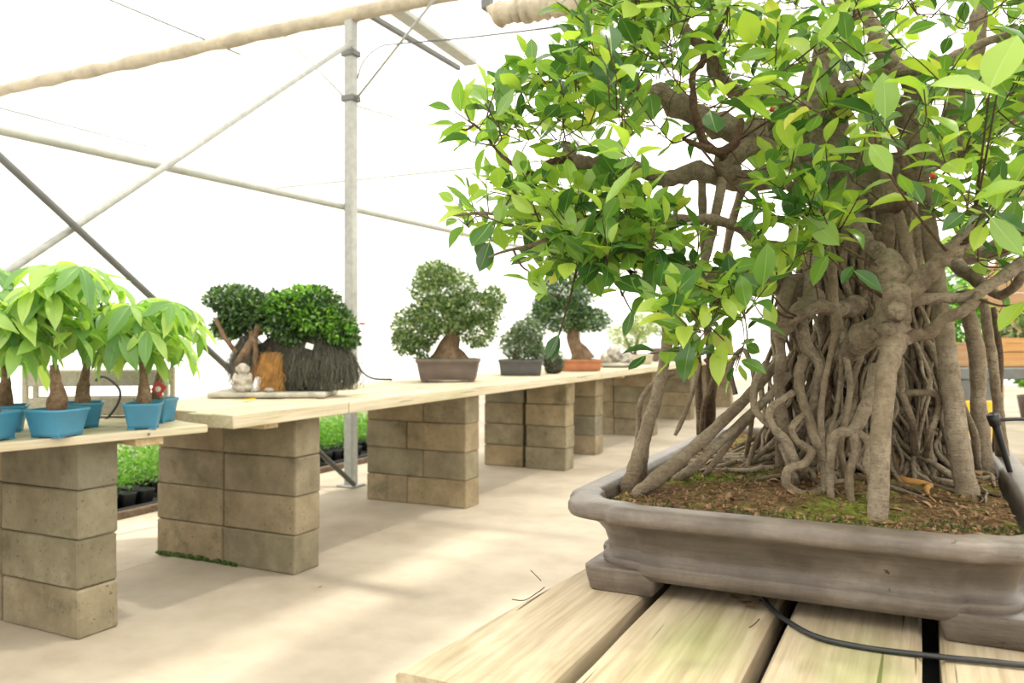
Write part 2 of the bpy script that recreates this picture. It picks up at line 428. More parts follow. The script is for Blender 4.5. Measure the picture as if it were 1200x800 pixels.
def small_foliage(org, pads, n, size, mb=None, up=.35, inner=.55, aspect=.55):
    """many small leaves over ellipsoid pads, one mesh"""
    mb = mb or MB(org)
    wts = [p[1][0]*p[1][1]+p[1][0]*p[1][2]+p[1][1]*p[1][2] for p in pads]; tot = sum(wts)
    for (c, r), wt in zip(pads, wts):
        for _ in range(int(n*wt/tot)):
            d = rv().normalized(); k = inner+(1-inner)*rnd.random()**.5
            k *= 1+.10*noise.noise(d*3+Vector(c)*5)
            p = Vector((c[0]+d.x*r[0]*k, c[1]+d.y*r[1]*k, c[2]+d.z*r[2]*k))
            L = size*rnd.uniform(.7, 1.35)
            R = frame(d+rv(.5), Vector((0, 0, up))+d*.8+rv(.5)); wd = L*aspect*.5
            P = [Vector((0, 0, 0)), Vector((wd, L*.45, L*.12)), Vector((0, L, 0)), Vector((-wd, L*.45, L*.12))]
            mb.add([p+R @ q for q in P], [(0, 1, 2), (0, 2, 3)])
    return mb

# ------------------------------------------------------------ the setting
XW, YE, XR, YB = -9.8, 24.0, 9.0, -3.5
ZR = 4.35
mb = MB(); mb.add(*box((-3.74+XR)/2, (YB+YE)/2, -.1, XR+3.74, YE-YB, .2, .004)); struct(mb.obj('floor', M['floor'], smooth=False))
mb = MB(); mb.add(*box((XW-3.76)/2, (YB+YE)/2, -.108, -3.76-XW, YE-YB, .2, .004)); struct(mb.obj('floor', M['floor'], smooth=False))
def panel(name, a, b, c, d, m):
    return struct(MB().add([a, b, c, d], [(0, 1, 2, 3)]).obj(name, m, smooth=False))
SK = 1.42
panel('wall_left', (XW, YB, SK), (XW, YE, SK), (XW, YE, ZR), (XW, YB, ZR), M['film'])
panel('wall_left', (XW, YB, -.01), (XW, YE, -.01), (XW, YE, SK), (XW, YB, SK), M['skirt'])
panel('wall_back', (XW, YE, -.01), (XR, YE, -.01), (XR, YE, ZR), (XW, YE, ZR), M['film'])
panel('wall_right', (XR, YB, -.01), (XR, YE, -.01), (XR, YE, ZR), (XR, YB, ZR), M['film'])
panel('wall_front', (XW, YB, -.01), (XR, YB, -.01), (XR, YB, ZR), (XW, YB, ZR), M['film'])
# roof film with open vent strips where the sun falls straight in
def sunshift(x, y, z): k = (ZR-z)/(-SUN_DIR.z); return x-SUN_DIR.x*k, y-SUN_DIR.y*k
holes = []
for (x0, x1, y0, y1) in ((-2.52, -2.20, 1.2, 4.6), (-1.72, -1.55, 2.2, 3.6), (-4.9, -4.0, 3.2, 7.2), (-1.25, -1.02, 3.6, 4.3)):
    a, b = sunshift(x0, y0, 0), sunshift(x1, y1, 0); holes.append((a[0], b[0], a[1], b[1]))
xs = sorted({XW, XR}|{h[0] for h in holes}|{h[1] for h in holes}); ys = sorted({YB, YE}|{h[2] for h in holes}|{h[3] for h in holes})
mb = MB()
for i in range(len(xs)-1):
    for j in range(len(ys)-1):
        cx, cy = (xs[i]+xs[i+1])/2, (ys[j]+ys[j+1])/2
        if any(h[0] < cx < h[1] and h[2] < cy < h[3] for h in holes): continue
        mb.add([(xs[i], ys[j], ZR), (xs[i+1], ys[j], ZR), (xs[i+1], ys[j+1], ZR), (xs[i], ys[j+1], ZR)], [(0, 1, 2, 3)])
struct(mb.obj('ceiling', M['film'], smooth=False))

# ------------------------------------------------------------ frame of the greenhouse
def bar(name, label, cat, a, b, r, m, seg=10, group=None, parent=None, n=2):
    a, b = Vector(a), Vector(b); P = [tuple(a.lerp(b, k/(n-1)))+(r,) for k in range(n)]
    o = MB(a).add(*tube(P, seg)).obj(name, m, parent, a if parent is None else a-parent.location)
    if label: tag(o, label, cat, group)
    return o
XP, YP = -4.19, 5.517
def steel_post(y, label):
    post = thing('support_post', label, 'post', (XP, y, -.008), 0, 'posts of the greenhouse frame')
    V, F = box(0, 0, 1.95, .085, .085, 3.9, .008); MB().add(V, F).obj('pole', M['steel'], post, smooth=False)
    MB().add(*box(0, 0, .010, .17, .17, .014, .003)).obj('base_plate', M['steel'], post, smooth=False)
    for zz in (3.55, 3.18):
        MB().add(*box(.0, -.0, zz, .13, .11, .05, .006)).obj('clamp', M['dark_steel'], post, smooth=False)
steel_post(YP, 'square galvanised steel post rising behind the long bench')
steel_post(.5, 'steel post beyond the left edge where the two braces end')
steel_post(10.53, 'farther steel post glimpsed through the ficus leaves')
v = thing('garden_tap', 'small red valve on a thin pipe against the steel post', 'tap', Q(424, 379, 6.75))
MB().add(*tube([(-.02, 0, 0, .010), (.03, 0, 0, .010)], 8)).obj('handle', M['red'], v)
MB().add(*tube([(0, 0, 0, .006), (0, 0, -.34, .006)], 6)).obj('pipe', M['white'], v)
bar('brace_tube', 'long thin diagonal tube rising rightwards from the left to the post top', 'tube', (XP+.05, .56, .05), (XP+.05, YP-.04, 3.62), .022, M['steel'])
bar('brace_tube', 'darker diagonal tube dropping from upper left to the foot of the post', 'tube', (XP+.10, .52, 3.60), (XP+.10, YP-.09, .03), .021, M['dark_steel'])
bar('purlin_tube', 'pale horizontal rail crossing the wall behind the braces', 'tube', (XP-.07, -2.5, 2.29), (XP-.07, 16, 2.29), .026, M['pale_steel'])
bar('guy_wire', 'thin wire sloping just above the pale wall rail', 'wire', Q(-40, 116, 5.0), Q(190, 176, 6.8), .005, M['dark_steel'], 6)
bar('guy_wire', 'thin rod at the top left ending under the rolled cloth', 'wire', Q(110, -8, 7.2), Q(282, 64, 7.6), .010, M['dark_steel'], 6)
bar('guy_wire', 'thin rod from the rolled cloth down left side of post', 'wire', Q(333, 42, 7.4), Q(406, 116, 6.82), .009, M['steel'], 6)
bar('guy_wire', 'steel rod from post rising right towards the ceiling', 'wire', Q(418, 115, 6.76), Q(510, -2, 5.9), .012, M['steel'], 6)
bar('guy_wire', 'faint wire running right and down from the post', 'wire', (XP+.03, YP+.03, 3.12), (XP, 10.50, 3.45), .008, M['pale_steel'], 6)
bar('purlin_tube', 'far pale rail low behind the ficus foliage', 'tube', (XW+.02, 10.53, 3.66), (XP-.03, 10.53, 3.66), .018, M['pale_steel'])
# rolled shade cloth
def cloth_roll(label, a, b, r):
    a, b = Vector(a), Vector(b); P = []; N = 60
    for k in range(N+1):
        p = a.lerp(b, k/N); p.z += .025*math.sin(k*.9)*noise.noise(Vector((k*.4, 0, 0)))
        P.append(tuple(p)+(r*(1+.35*noise.noise(Vector((k*.55, 3, r*50)))),))
    o = MB(a).add(*tube(P, 10, .15)).obj('rolled_shade_cloth', M['cloth'], None, a); tag(o, label, 'cloth')
cloth_roll('cream shade cloth rolled along the beam over the post', (XW+.1, YP, 3.84), (.6, YP, 3.88), .062)
cloth_roll('shorter cream cloth roll at the top edge beside the ficus leaves', Q(578, 18, 4.55), Q(770, -12, 4.05), .062)
V, F = box(0, 0, 0, .05, .07, .12, .008)
tag(MB().add(V, F).obj('bracket', M['dark_steel'], None, Q(571, 0, 4.6), smooth=False), 'small dark bracket at the end of the short cloth roll', 'bracket')
for k, (p0, p1, wd, mt, lb) in enumerate((((432, 17), (538, 80), .045, 'dark_steel', 'dark grey roof bar just right of the post top'), ((462, 10), (552, 74), .14, 'pale_steel', 'wide pale grey roof channel beside the dark roof bar'))):
    a = QZ(p0[0], p0[1], 3.93); b = QZ(p1[0], p1[1], 3.93)
    L = (b-a).length; ang = math.atan2(b.y-a.y, b.x-a.x)-PI/2
    tag(MB().add(*box(0, L/2, 0, wd, L, .05, .006)).obj('roof_bar', M[mt], None, a, (0, 0, ang), False), lb, 'beam')
P = catmull([tuple(Q(*p))+(.006,) for p in ((419, 92, 6.7), (426, 72, 6.6), (445, 55, 6.4), (470, 51, 6.2), (530, 46, 5.8), (600, 38, 5.4), (690, 27, 5.0), (800, 15, 4.6))], 5)
tag(MB(P[0][:3]).add(*tube(P, 6)).obj('power_cable', M['black'], None, P[0][:3]), 'black cable sagging from the post to the upper right', 'cable')
P = catmull([tuple(Q(*p))+(.009,) for p in ((419, 431, 6.3), (424, 440, 6.25), (432, 446, 6.2))], 5)
P = catmull([(XP+.05, YP+.02, 1.0, .009), (XP+.12, YP, .93, .009), (XP+.26, YP-.05, .885, .009), (XP+.42, YP-.02, .880, .009)], 6)
tag(MB(P[0][:3]).add(*tube(P, 8)).obj('hose', M['black'], None, P[0][:3]), 'short black hose curving from the post onto the bench', 'hose')

# ------------------------------------------------------------ concrete block piers
BL = {}
def blk(L, W, m='block'):
    key = (round(L, 3), round(W, 3))
    if key not in BL:
        V, F = box(0, 0, .0985, L, W, .197, .007, .0012); BL[key] = mesh('concrete_block', V, F, M[m], False)
    return BL[key]
def pier(label, x, y, wid, courses, group='concrete block piers'):
    """x = front face, blocks run to -x; courses: list of lists of lengths"""
    t = thing('block_pier', label, 'pier', (x, y+wid/2, 0), 0, group)
    for c, row in enumerate(courses):
        off = 0
        for L in row:
            o = link('concrete_block', blk(L-.005, wid), t, (-(off+L/2)+rnd.uniform(-.004, .004), rnd.uniform(-.005, .005), c*.2), (0, 0, rnd.uniform(-.01, .01)))
            off += L
    return t
S = [[.5, .5]]*4
pier('mossy block pier at the left edge, under the blue pots', -3.043, 2.228, .185, S)
pier('wide block pier with stacked joints under the left end of long bench', -2.872, 3.319, .20, S)
pier('block pier with staggered joints, right behind the steel post', -2.88, 5.114, .20, [[.5, .36], [.36, .5], [.5, .36], [.36, .5]])
pier('two-stack block pier with dark gap, third from the left on long bench', -2.87, 6.949, .20, [[.41]]*4)
pier('set-back stack of blocks left of the dark vertical gap', -3.31, 6.96, .20, [[.41]]*4)
pier('narrow block pier fourth along the long bench', -2.98, 8.0, .22, [[.5, .36]]*4)
pier('block pier fifth along the long bench, behind the leaning root', -2.92, 9.82, .22, [[.5, .4]]*4)
pier('block pier sixth along the long bench, behind thin hanging roots', -2.98, 11.96, .22, [[.5, .4]]*4)
pier('farthest block pier of the long bench', -2.9, 14.4, .22, [[.5, .4]]*4)
moss = MB((-3.55, 3.31, 0))
for k in range(160):
    x = -3.86+rnd.random()*.6; moss.add(*ellipsoid((x, 3.312-rnd.random()*.012, .004+rnd.random()**2*.02*(1-abs(x+3.5)*1.2)), (.012, .006, .009), 5, 3))
stuff(tag(moss.obj('moss_fringe', M['moss'], None, (-3.55, 3.31, 0)), 'dark green moss along the foot of the wide block pier', 'moss'))

# ------------------------------------------------------------ long bench
lb = thing('plank_bench', 'long pale plank benchtop carrying the row of small bonsais', 'bench', (-2.79, 2.8, .8))
xs_ = [-2.79, -2.935, -3.12, -3.30, -3.50, -3.69, -3.87]
breaks = [[2.812, 3.66, 6.62, 9.6, 12.5, 15.2], [2.845, 5.5, 8.4, 11.3, 15.0], [2.90, 4.9, 7.6, 10.6, 15.1], [2.93, 5.9, 8.8, 12, 15], [2.93, 4.6, 7.6, 10.6, 15.2], [2.93, 5.2, 8.2, 11.3, 15]]
for i, br in enumerate(breaks):
    xa, xb = xs_[i]-.003, xs_[i+1]+.003
    for j in range(len(br)-1):
        y0, y1 = br[j]+.003, br[j+1]-.003; zt = .870+rnd.uniform(-.004, .002)-(.004 if i else 0); wob = rnd.uniform(-.006, .006) if j else 0
        V, F = box((xa+xb)/2, (y0+y1)/2, zt-.0325, xa-xb, y1-y0, .063, .004, .0015)
        c = Vector(((xa+xb)/2+wob*(i == 0), (y0+y1)/2, zt-.0325))
        MB(((xa+xb)/2, (y0+y1)/2, zt-.0325)).add(V, F).obj('plank', M['cream_wood'], lb, c-lb.location, smooth=False)
MB().add(*box(0, 0, 0, .95, .10, .034, .003)).obj('crosspiece', M['cross_wood'], lb, Vector((-3.36, 3.16, .787))-lb.location, smooth=False)
MB().add(*box(0, 0, 0, .95, .09, .034, .003)).obj('crosspiece', M['cross_wood'], lb, Vector((-3.36, 8.6, .787))-lb.location, smooth=False)

# lower bench at the left
A_ROT = -math.radians(14)
la = thing('plank_bench', 'lower plank benchtop at the left edge carrying the blue pots', 'bench', (-2.83, 2.70, .8), A_ROT)
xx = 0
for i, wd in enumerate((.21, .24, .20, .22)):
    MB((-xx-wd/2, -1.2, 0)).add(*box(-xx-wd/2, -1.2, .017, wd-.006, 2.4, .034, .004, .001)).obj('plank', M['cream_wood'], la, (-xx-wd/2, -1.2+i*.004, rnd.uniform(0, .001)), smooth=False); xx += wd
MB((-.43, -.25, 0)).add(*box(-.43, -.25, -.018, .80, .12, .033, .003)).obj('crosspiece', M['cross_wood'], la, (-.43, -.25, 0), smooth=False)
MB().add(*tube([(0.0005, 0, 0, .006), (.004, 0, 0, .005)], 8)).obj('nail', M['dark_steel'], la, (.001, -.27, .017))

# ------------------------------------------------------------ table of the big ficus
TZ = .73
tb = thing('plank_table', 'low foreground table of thick gapped planks under the big ficus pot', 'table', (-.2, 2.1, 0))
pl = [((-.700, -.478, -.640, -.478)), ((-.452, -.235, -.452, -.235)), ((-.207, .004, -.207, .004)), ((.030, .25, .030, .25)), ((.27, .48, .27, .48))]
for i, (a0, a1, b0, b1) in enumerate(pl):
    y0 = 1.03+(0, .012, -.01, .006, 0)[i]; y1 = 3.25; N = 14; V = []; F = []
    for k in range(N+1):
        t = k/N; y = y0+(y1-y0)*t; xa = a0+(b0-a0)*min(1, t*3.0)+.004*noise.noise(Vector((k*.7, i*5, 0))); xb = a1+(b1-a1)*t+.003*noise.noise(Vector((k*.7, i*5+2, 0)))
        z = TZ-.002*(i % 2)
        c = .006
        V += [(xa, y, z-c), (xa+c, y, z), (xb-c, y, z), (xb, y, z-c), (xb, y, z-.058), (xa, y, z-.058)]
    for k in range(N):
        for q in range(6):
            a = k*6+q; b = k*6+(q+1) % 6; F.append((a, a+6, b+6, b))
    F.append((0, 1, 2, 3, 4, 5)); F.append(tuple(N*6+q for q in (5, 4, 3, 2, 1, 0)))
    MB(((a0+a1)/2, 2.1, TZ)).add(V, F).obj('plank', M['table_wood_green' if i in (1, 2) else 'table_wood'], tb, Vector(((a0+a1)/2, 2.1, TZ))-tb.location, smooth=False)
MB().add(*box(0, 0, 0, 1.12, 2.16, .003, .001)).obj('gap_shade_sheet', M['black'], tb, Vector((-.1, 2.14, TZ-.0615))-tb.location, smooth=False)  # black sheet added under the planks to stand in for shade in the gaps
for y in (1.35, 2.85):
    MB((0, 0, 0)).add(*box(0, 0, 0, 1.1, .10, .068, .004)).obj('crosspiece', M['cross_wood'], tb, Vector((-.1, y, .632))-tb.location, smooth=False)
pier('block pier beneath the front of the foreground table', .40, 1.25, .2, [[.5, .5]]*3, 'piers beneath the foreground table')
pier('block pier beneath the back of the foreground table', .40, 2.75, .2, [[.5, .5]]*3, 'piers beneath the foreground table')

# ------------------------------------------------------------ big ficus: pot
PX0, PX1, PY0, PY1 = -.655, .235, 1.458, 3.0
pcx, pcy = (PX0+PX1)/2, (PY0+PY1)/2; phx, phy = (PX1-PX0)/2, (PY1-PY0)/2
fic = thing('ficus_bonsai', 'huge many-rooted ficus bonsai in a wide grey pot, filling the right side', 'bonsai', (pcx, pcy, TZ))
def mokko(ins):
    """rectangle whose rounded corners are set back by a small step"""
    X, Y = phx-ins, phy-ins; st = .020; out = []
    R = .105-ins*.3
    for sx, sy, rev in ((1, 1, 0), (-1, 1, 1), (-1, -1, 0), (1, -1, 1)):
        c = [(X, Y-R-.055), (X-.001, Y-R-.045), (X-.004, Y-R-.034), (X-.010, Y-R-.026), (X-.016, Y-R-.020), (X-.019, Y-R-.01)]
        cx, cy, rr = X-R, Y-R, R-st
        c += [(cx+rr*math.cos(a), cy+rr*math.sin(a)) for a in [PI/2*k/8 for k in range(9)]]
        c += [(X-R-.01, Y-.019), (X-R-.020, Y-.016), (X-R-.026, Y-.010), (X-R-.034, Y-.004), (X-R-.045, Y-.001), (X-R-.055, Y)]
        if rev: c = c[::-1]
        out += [(sx*x, sy*y) for x, y in c]
    return out
V, F = loft(mokko, [(.032, .075), (.034, .066), (.046, .060), (.060, .058), (.066, .060), (.070, .068), (.090, .067), (.112, .061), (.130, .048), (.141, .030), (.146, .012), (.149, .003), (.156, 0), (.168, 0), (.176, .004), (.180, .012), (.1815, .024), (.1815, .046), (.179, .054), (.165, .058), (.12, .062)])
pot = MB().add(V, F).obj('pot', M['big_pot'], fic)
def foot(cx, cy, lx, ly):
    f = lambda ins: [(cx+x, cy+y) for x, y in rrect(lx/2, ly/2, .012, 3)(ins)]
    MB((cx, cy, 0)).add(*loft(f, [(0, .012), (.004, .008), (.03, .002), (.045, 0), (.05, 0)])).obj('foot', M['big_pot'], pot, (cx, cy, 0))
for sx in (-1, 1):
    for sy, in ((-1,), (1,)):
        foot(sx*(phx-.135), sy*(phy-.13), .145, .13)
    foot(sx*(phx-.115), 0, .10, .22)
# soil
SZ = .166
def sz(x, y):
    """soil height above the table at local x,y"""
    r = math.hypot(x/.40, (y+.05)/.62)
    return SZ-.006+.035*max(0, 1-r)+.010*noise.fractal(Vector((x*9, y*9, 0)), 1, 2, 4)
V = []; F = []; nx, ny = 60, 100
for j in range(ny+1):
    for i in range(nx+1):
        x = -phx+.063+(2*phx-.126)*i/nx; y = -phy+.063+(2*phy-.126)*j/ny
        ax = max(0, abs(x)-(phx-.16)); ay = max(0, abs(y)-(phy-.16)); rr = math.hypot(ax, ay)
        if rr > .085: x -= math.copysign(ax*(1-.085/rr), x); y -= math.copysign(ay*(1-.085/rr), y)
        V.append((x, y, sz(x, y)+rnd.uniform(-.002, .002)))
for j in range(ny):
    for i in range(nx):
        a = j*(nx+1)+i; F.append((a, a+1, a+nx+2, a+nx+1))
soil = MB().add(V, F).obj('soil', M['soil'], fic)
chips = MB()
for k in range(2600):
    x = rnd.uniform(-phx+.075, phx-.075); y = -phy+.075+rnd.random()**1.5*(2*phy-.15)
    if abs(x) > phx-.12 and abs(y) > phy-.12: continue
    L = rnd.uniform(.003, .011)*(1 if k % 14 else 2.6); R = frame(rv(), Vector((0, 0, 1))+rv(.4)); p = Vector((x, y, sz(x, y)+.002))
    V, F = box(0, 0, 0, L*.5, L, L*.22, .0001); chips.add([p+R @ q for q in [(Vector(v_)) for v_ in [(-L*.3, -L*.5, 0), (L*.25, -L*.45, .001), (L*.3, L*.5, 0), (-L*.2, L*.4, .002), (0, 0, L*.25)]]], [(0, 1, 4), (1, 2, 4), (2, 3, 4), (3, 0, 4)])
stuff(chips.obj('bark_chips', M['chip'], soil))
mossb = MB()
for k in range(2600):
    cxm, cym = ((-.05, -phy+.12), (.10, -phy+.10), (-.28, -phy+.13), (-.2, -.25), (.3, -phy+.2))[k % 5]
    x = max(-phx+.075, min(phx-.075, rnd.gauss(cxm, .075))); y = max(-phy+.078, rnd.gauss(cym, .04)); p = Vector((x, y, sz(x, y)))
    h = rnd.uniform(.003, .008); d = Vector((rnd.gauss(0, .003), rnd.gauss(0, .003), h)); wv = Vector((rnd.uniform(-1, 1), rnd.uniform(-1, 1), 0)).normalized()*.0018
    mossb.add([p-wv, p+wv, p+d], [(0, 1, 2)])
stuff(mossb.obj('moss', M['moss'], soil))

# ------------------------------------------------------------ big ficus: trunk, roots, branches
TC = Q(1000, 520, 2.12); TC.z = 0
O = fic.location
V = []; F = []; NS, NZ = 96, 46
for j in range(NZ+1):
    t = j/NZ; z = .885+t*.80
    cx = TC.x+.03*math.sin(t*3)+.0*t; cy = TC.y+.02*t
    base = .140+.10*max(0, 1-t/.35)**2 - .05*t + (.03*math.sin((t-.55)*6) if t > .55 else 0)
    for i in range(NS):
        a = 2*PI*i/NS
        fl = abs(math.sin(a*5.5+t*1.6+1.2*noise.noise(Vector((math.cos(a), math.sin(a), t*2)))*2))**.6
        lumpy = noise.fractal(Vector((math.cos(a)*1.6, math.sin(a)*1.6, t*3.5)), 1, 2, 4)
        r = base*(.70+.34*fl+.30*lumpy)
        V.append((cx+r*math.cos(a), cy+r*math.sin(a), z))
for j in range(NZ):
    for i in range(NS):
        a = j*NS+i; b = j*NS+(i+1) % NS; F.append((a, b, b+NS, a+NS))
F.append(tuple(range(NZ*NS, (NZ+1)*NS)))
MB(O).add(V, F).obj('trunk', M['bark'], fic)

BRPTS = []
def pth(pts, n=6):
    return catmull([tuple(Q(a, b, d))+(r/970*d,) for a, b, d, r in pts], n)
def branch(pts, name='branch', mat='bark', seg=12, lump=.45, reg=True, knots=0):
    P = pth(pts)
    P = [(p[0]+.006*noise.noise(Vector(p[:3])*14), p[1]+.006*noise.noise(Vector(p[:3])*14+Vector((9, 0, 0))), p[2]+.008*noise.noise(Vector(p[:3])*14+Vector((0, 9, 0))), p[3]) for p in P]
    mb = MB(O).add(*tube(P, seg, lump, rnd.random()*50))
    for _ in range(knots):
        p = P[rnd.randrange(2, len(P)-2)]; d = rv().normalized(); c = Vector(p[:3])+d*p[3]*.75; r = p[3]*rnd.uniform(.35, .6)
        mb.add(*ellipsoid(c, (r, r, r), 8, 6, .4, rnd.random()*9))
    mb.obj(name, M[mat], fic)
    if reg: BRPTS.extend((Vector(p[:3]), p[3]) for p in P[len(P)//5:])
br = branch
br([(985, 260, 2.12, 40), (975, 225, 2.12, 34), (962, 190, 2.1, 34), (965, 150, 2.1, 28), (960, 110, 2.1, 24), (975, 60, 2.1, 20), (998, 0, 2.1, 17), (1005, -80, 2.1, 12)], knots=4)
br([(975, 225, 2.1, 20), (930, 205, 2.05, 17), (895, 208, 2.0, 14), (855, 212, 1.98, 12), (820, 200, 1.93, 12), (780, 208, 1.9, 9), (740, 196, 1.85, 8), (700, 193, 1.8, 8), (672, 186, 1.78, 7), (662, 168, 1.78, 5)], knots=7)
br([(672, 186, 1.78, 5), (645, 192, 1.75, 4), (625, 205, 1.75, 3), (600, 190, 1.7, 2.4), (575, 165, 1.7, 1.6), (555, 145, 1.7, 1)], mat='twig', seg=7)
br([(965, 170, 2.1, 24), (925, 160, 2.05, 20), (890, 158, 2.0, 18), (850, 150, 1.95, 15), (805, 130, 1.92, 13), (770, 108, 1.9, 12), (748, 118, 1.88, 11), (735, 90, 1.85, 8), (705, 92, 1.8, 5), (668, 76, 1.8, 3)], knots=6)
br([(965, 150, 2.1, 20), (920, 118, 2.05, 12), (880, 115, 2.0, 10), (845, 95, 1.95, 9), (830, 60, 1.9, 8), (800, 30, 1.9, 7), (780, -20, 1.9, 5)], knots=3)
br([(860, 205, 1.95, 14), (850, 188, 1.92, 13), (885, 172, 1.95, 12), (920, 190, 2.0, 12)], knots=3)
br([(985, 225, 2.1, 28), (1040, 205, 2.05, 22), (1090, 185, 2.0, 18), (1140, 160, 1.95, 15), (1200, 120, 1.9, 13), (1270, 70, 1.9, 10), (1330, 20, 1.9, 7)], knots=4)
br([(1080, 190, 2.0, 14), (1062, 140, 2.0, 13), (1072, 100, 1.98, 12), (1040, 70, 1.95, 11), (1022, 30, 1.95, 9), (1000, -30, 1.95, 6)], knots=3)
br([(1110, 175, 2.0, 13), (1120, 120, 1.95, 11), (1143, 70, 1.95, 10), (1150, 10, 1.95, 9), (1180, -60, 1.95, 6)], knots=3)
br([(960, 118, 2.1, 14), (1010, 100, 2.0, 10), (1050, 80, 1.95, 9), (1095, 78, 1.9, 8), (1150, 50, 1.85, 6), (1210, 35, 1.8, 5)], knots=2)
br([(970, 330, 2.05, 18), (930, 335, 2.0, 13), (880, 322, 1.95, 11), (840, 330, 1.92, 10), (800, 312, 1.86, 8), (755, 302, 1.8, 7), (700, 292, 1.75, 5), (650, 283, 1.72, 3.5), (600, 290, 1.7, 2), (572, 300, 1.7, 1.2)], knots=5)
br([(940, 300, 2.0, 12), (890, 285, 1.95, 9), (850, 262, 1.9, 6), (800, 258, 1.86, 6), (755, 266, 1.82, 5), (700, 262, 1.78, 4), (640, 250, 1.75, 3), (580, 252, 1.72, 2), (530, 250, 1.7, 1.2)], seg=9, knots=3)
br([(1045, 404, 1.64, 15), (1047, 380, 1.64, 24), (1050, 350, 1.66, 25), (1043, 318, 1.70, 19), (1030, 300, 1.78, 10), (1008, 270, 1.92, 9), (990, 240, 2.06, 11)], seg=20, knots=14, lump=.8)
br([(1055, 352, 1.66, 16), (1085, 322, 1.63, 12), (1108, 300, 1.61, 10), (1130, 278, 1.6, 11), (1140, 262, 1.6, 7)], knots=5)
br([(1062, 348, 1.66, 10), (1100, 348, 1.64, 7), (1140, 345, 1.62, 7), (1165, 330, 1.62, 7), (1195, 310, 1.65, 7), (1240, 290, 1.7, 6)], knots=4)
br([(1058, 392, 1.64, 8), (1085, 392, 1.62, 7), (1103, 376, 1.6, 7), (1135, 362, 1.6, 7), (1148, 342, 1.6, 5)], knots=4)
br([(1045, 375, 1.64, 16), (1018, 392, 1.72, 17), (1003, 404, 1.76, 14), (988, 422, 1.85, 10)], knots=7)
br([(1010, 355, 2.0, 14), (985, 362, 1.85, 10), (960, 358, 1.8, 8), (930, 372, 1.8, 7), (905, 378, 1.85, 5)], knots=5)
br([(1010, 300, 2.1, 16), (1060, 290, 2.15, 12), (1110, 300, 2.15, 11), (1160, 296, 2.1, 11), (1215, 265, 2.0, 10), (1270, 230, 1.95, 7)], knots=3)
br([(1110, 300, 2.15, 8), (1135, 320, 2.0, 8), (1175, 345, 1.9, 6), (1200, 322, 1.8, 5)], knots=2)
br([(850, 10, 1.9, 6), (830, 60, 1.88, 5), (812, 95, 1.8, 4), (822, 160, 1.75, 5), (850, 185, 1.78, 6)], mat='twig', seg=8)
br([(870, 140, 1.78, 4), (862, 165, 1.75, 5), (845, 178, 1.75, 5), (820, 170, 1.72, 4), (800, 160, 1.7, 2)], mat='twig', seg=8)
br([(1010, 240, 1.9, 9), (1045, 242, 1.8, 8), (1068, 225, 1.75, 7), (1062, 195, 1.7, 6), (1050, 170, 1.7, 3)], mat='dark_root', seg=8)

def root(pts, mat='root', seg=9, n=6, lump=.25, sink=True, name='aerial_root'):
    P = catmull([tuple(Q(a, b, d))+(r/970*d,) for a, b, d, r in pts], n)
    if sink:
        p = P[-1]; P.append((p[0], p[1], min(p[2], TZ+SZ)-.02, p[3]*1.1))
    MB(O).add(*tube(P, seg, lump, rnd.random()*50)).obj(name, M[mat], fic)
def gd(y): return (CAM_H-(TZ+SZ-.004))*970/(y-393)       # distance at which the soil shows at row y
# the marked roots of the photograph
root([(779, 300, 1.84, 5), (781, 350, 1.84, 6), (782, 400, 1.83, 7), (772, 455, 1.82, 7), (757, 505, 1.82, 8), (745, 545, 1.82, 9), (738, 572, gd(572), 11)])
root([(768, 478, 1.83, 4), (757, 520, 1.84, 5), (752, 560, 1.86, 6)], 'bark')
root([(790, 437, 1.95, 2.5), (765, 450, 1.93, 3), (751, 470, 1.92, 3.2), (748, 500, 1.92, 3), (745, 540, 1.93, 3.5)])
root([(915, 418, 2.0, 6), (885, 455, 1.95, 6), (840, 500, 1.88, 7), (800, 536, 1.82, 8), (770, 560, 1.78, 9), (748, 576, gd(576), 8)])
root([(925, 440, 1.97, 5), (895, 470, 1.93, 5), (850, 512, 1.88, 6), (815, 545, 1.86, 6), (795, 562, gd(562), 7)])
root([(915, 450, 1.98, 4), (870, 500, 1.94, 4), (835, 545, 1.9, 4), (825, 560, gd(560), 4)])
root([(818, 395, 2.5, 4), (819, 450, 2.55, 4), (821, 515, gd(515), 5)], 'dark_root')
root([(829, 380, 2.5, 5), (834, 440, 2.55, 6), (830, 514, gd(514), 8)], 'dark_root')
root([(826, 420, 2.5, 2.5), (836, 440, 2.5, 2.5), (824, 480, 2.55, 3), (823, 517, gd(517), 4)], 'dark_root')
root([(820, 425, 1.95, 2), (812, 460, 1.95, 2.5), (798, 495, 1.95, 3), (791, 510, 1.95, 2)], sink=False)
root([(1050, 395, 1.64, 16), (1043, 420, 1.62, 12.5), (1035, 470, 1.58, 11.5), (1031, 530, 1.55, 11.5), (1029, 607, gd(607), 11)], seg=14, n=8)
root([(1080, 200, 1.85, 7), (1088, 260, 1.84, 9), (1098, 330, 1.82, 10), (1108, 400, 1.8, 11), (1116, 460, 1.78, 12), (1123, 520, 1.76, 12), (1133, 582, gd(582), 13)], seg=14, n=8)
root([(1128, 340, 2.05, 8), (1142, 400, 2.05, 9), (1147, 470, 2.06, 9), (1154, 552, gd(552), 11)], seg=12)
root([(1152, 350, 2.1, 5), (1161, 410, 2.1, 6), (1168, 460, 2.12, 6), (1172, 510, 2.14, 7), (1176, 540, gd(540), 8)], 'bark')
root([(1164, 360, 2.12, 3), (1172, 420, 2.12, 3.5), (1170, 470, 2.13, 4), (1167, 535, gd(535), 5)], 'dark_root')
root([(1112, 440, 1.95, 4), (1128, 475, 1.95, 4), (1142, 510, 1.97, 4.5), (1145, 552, gd(553), 5)], 'bark')
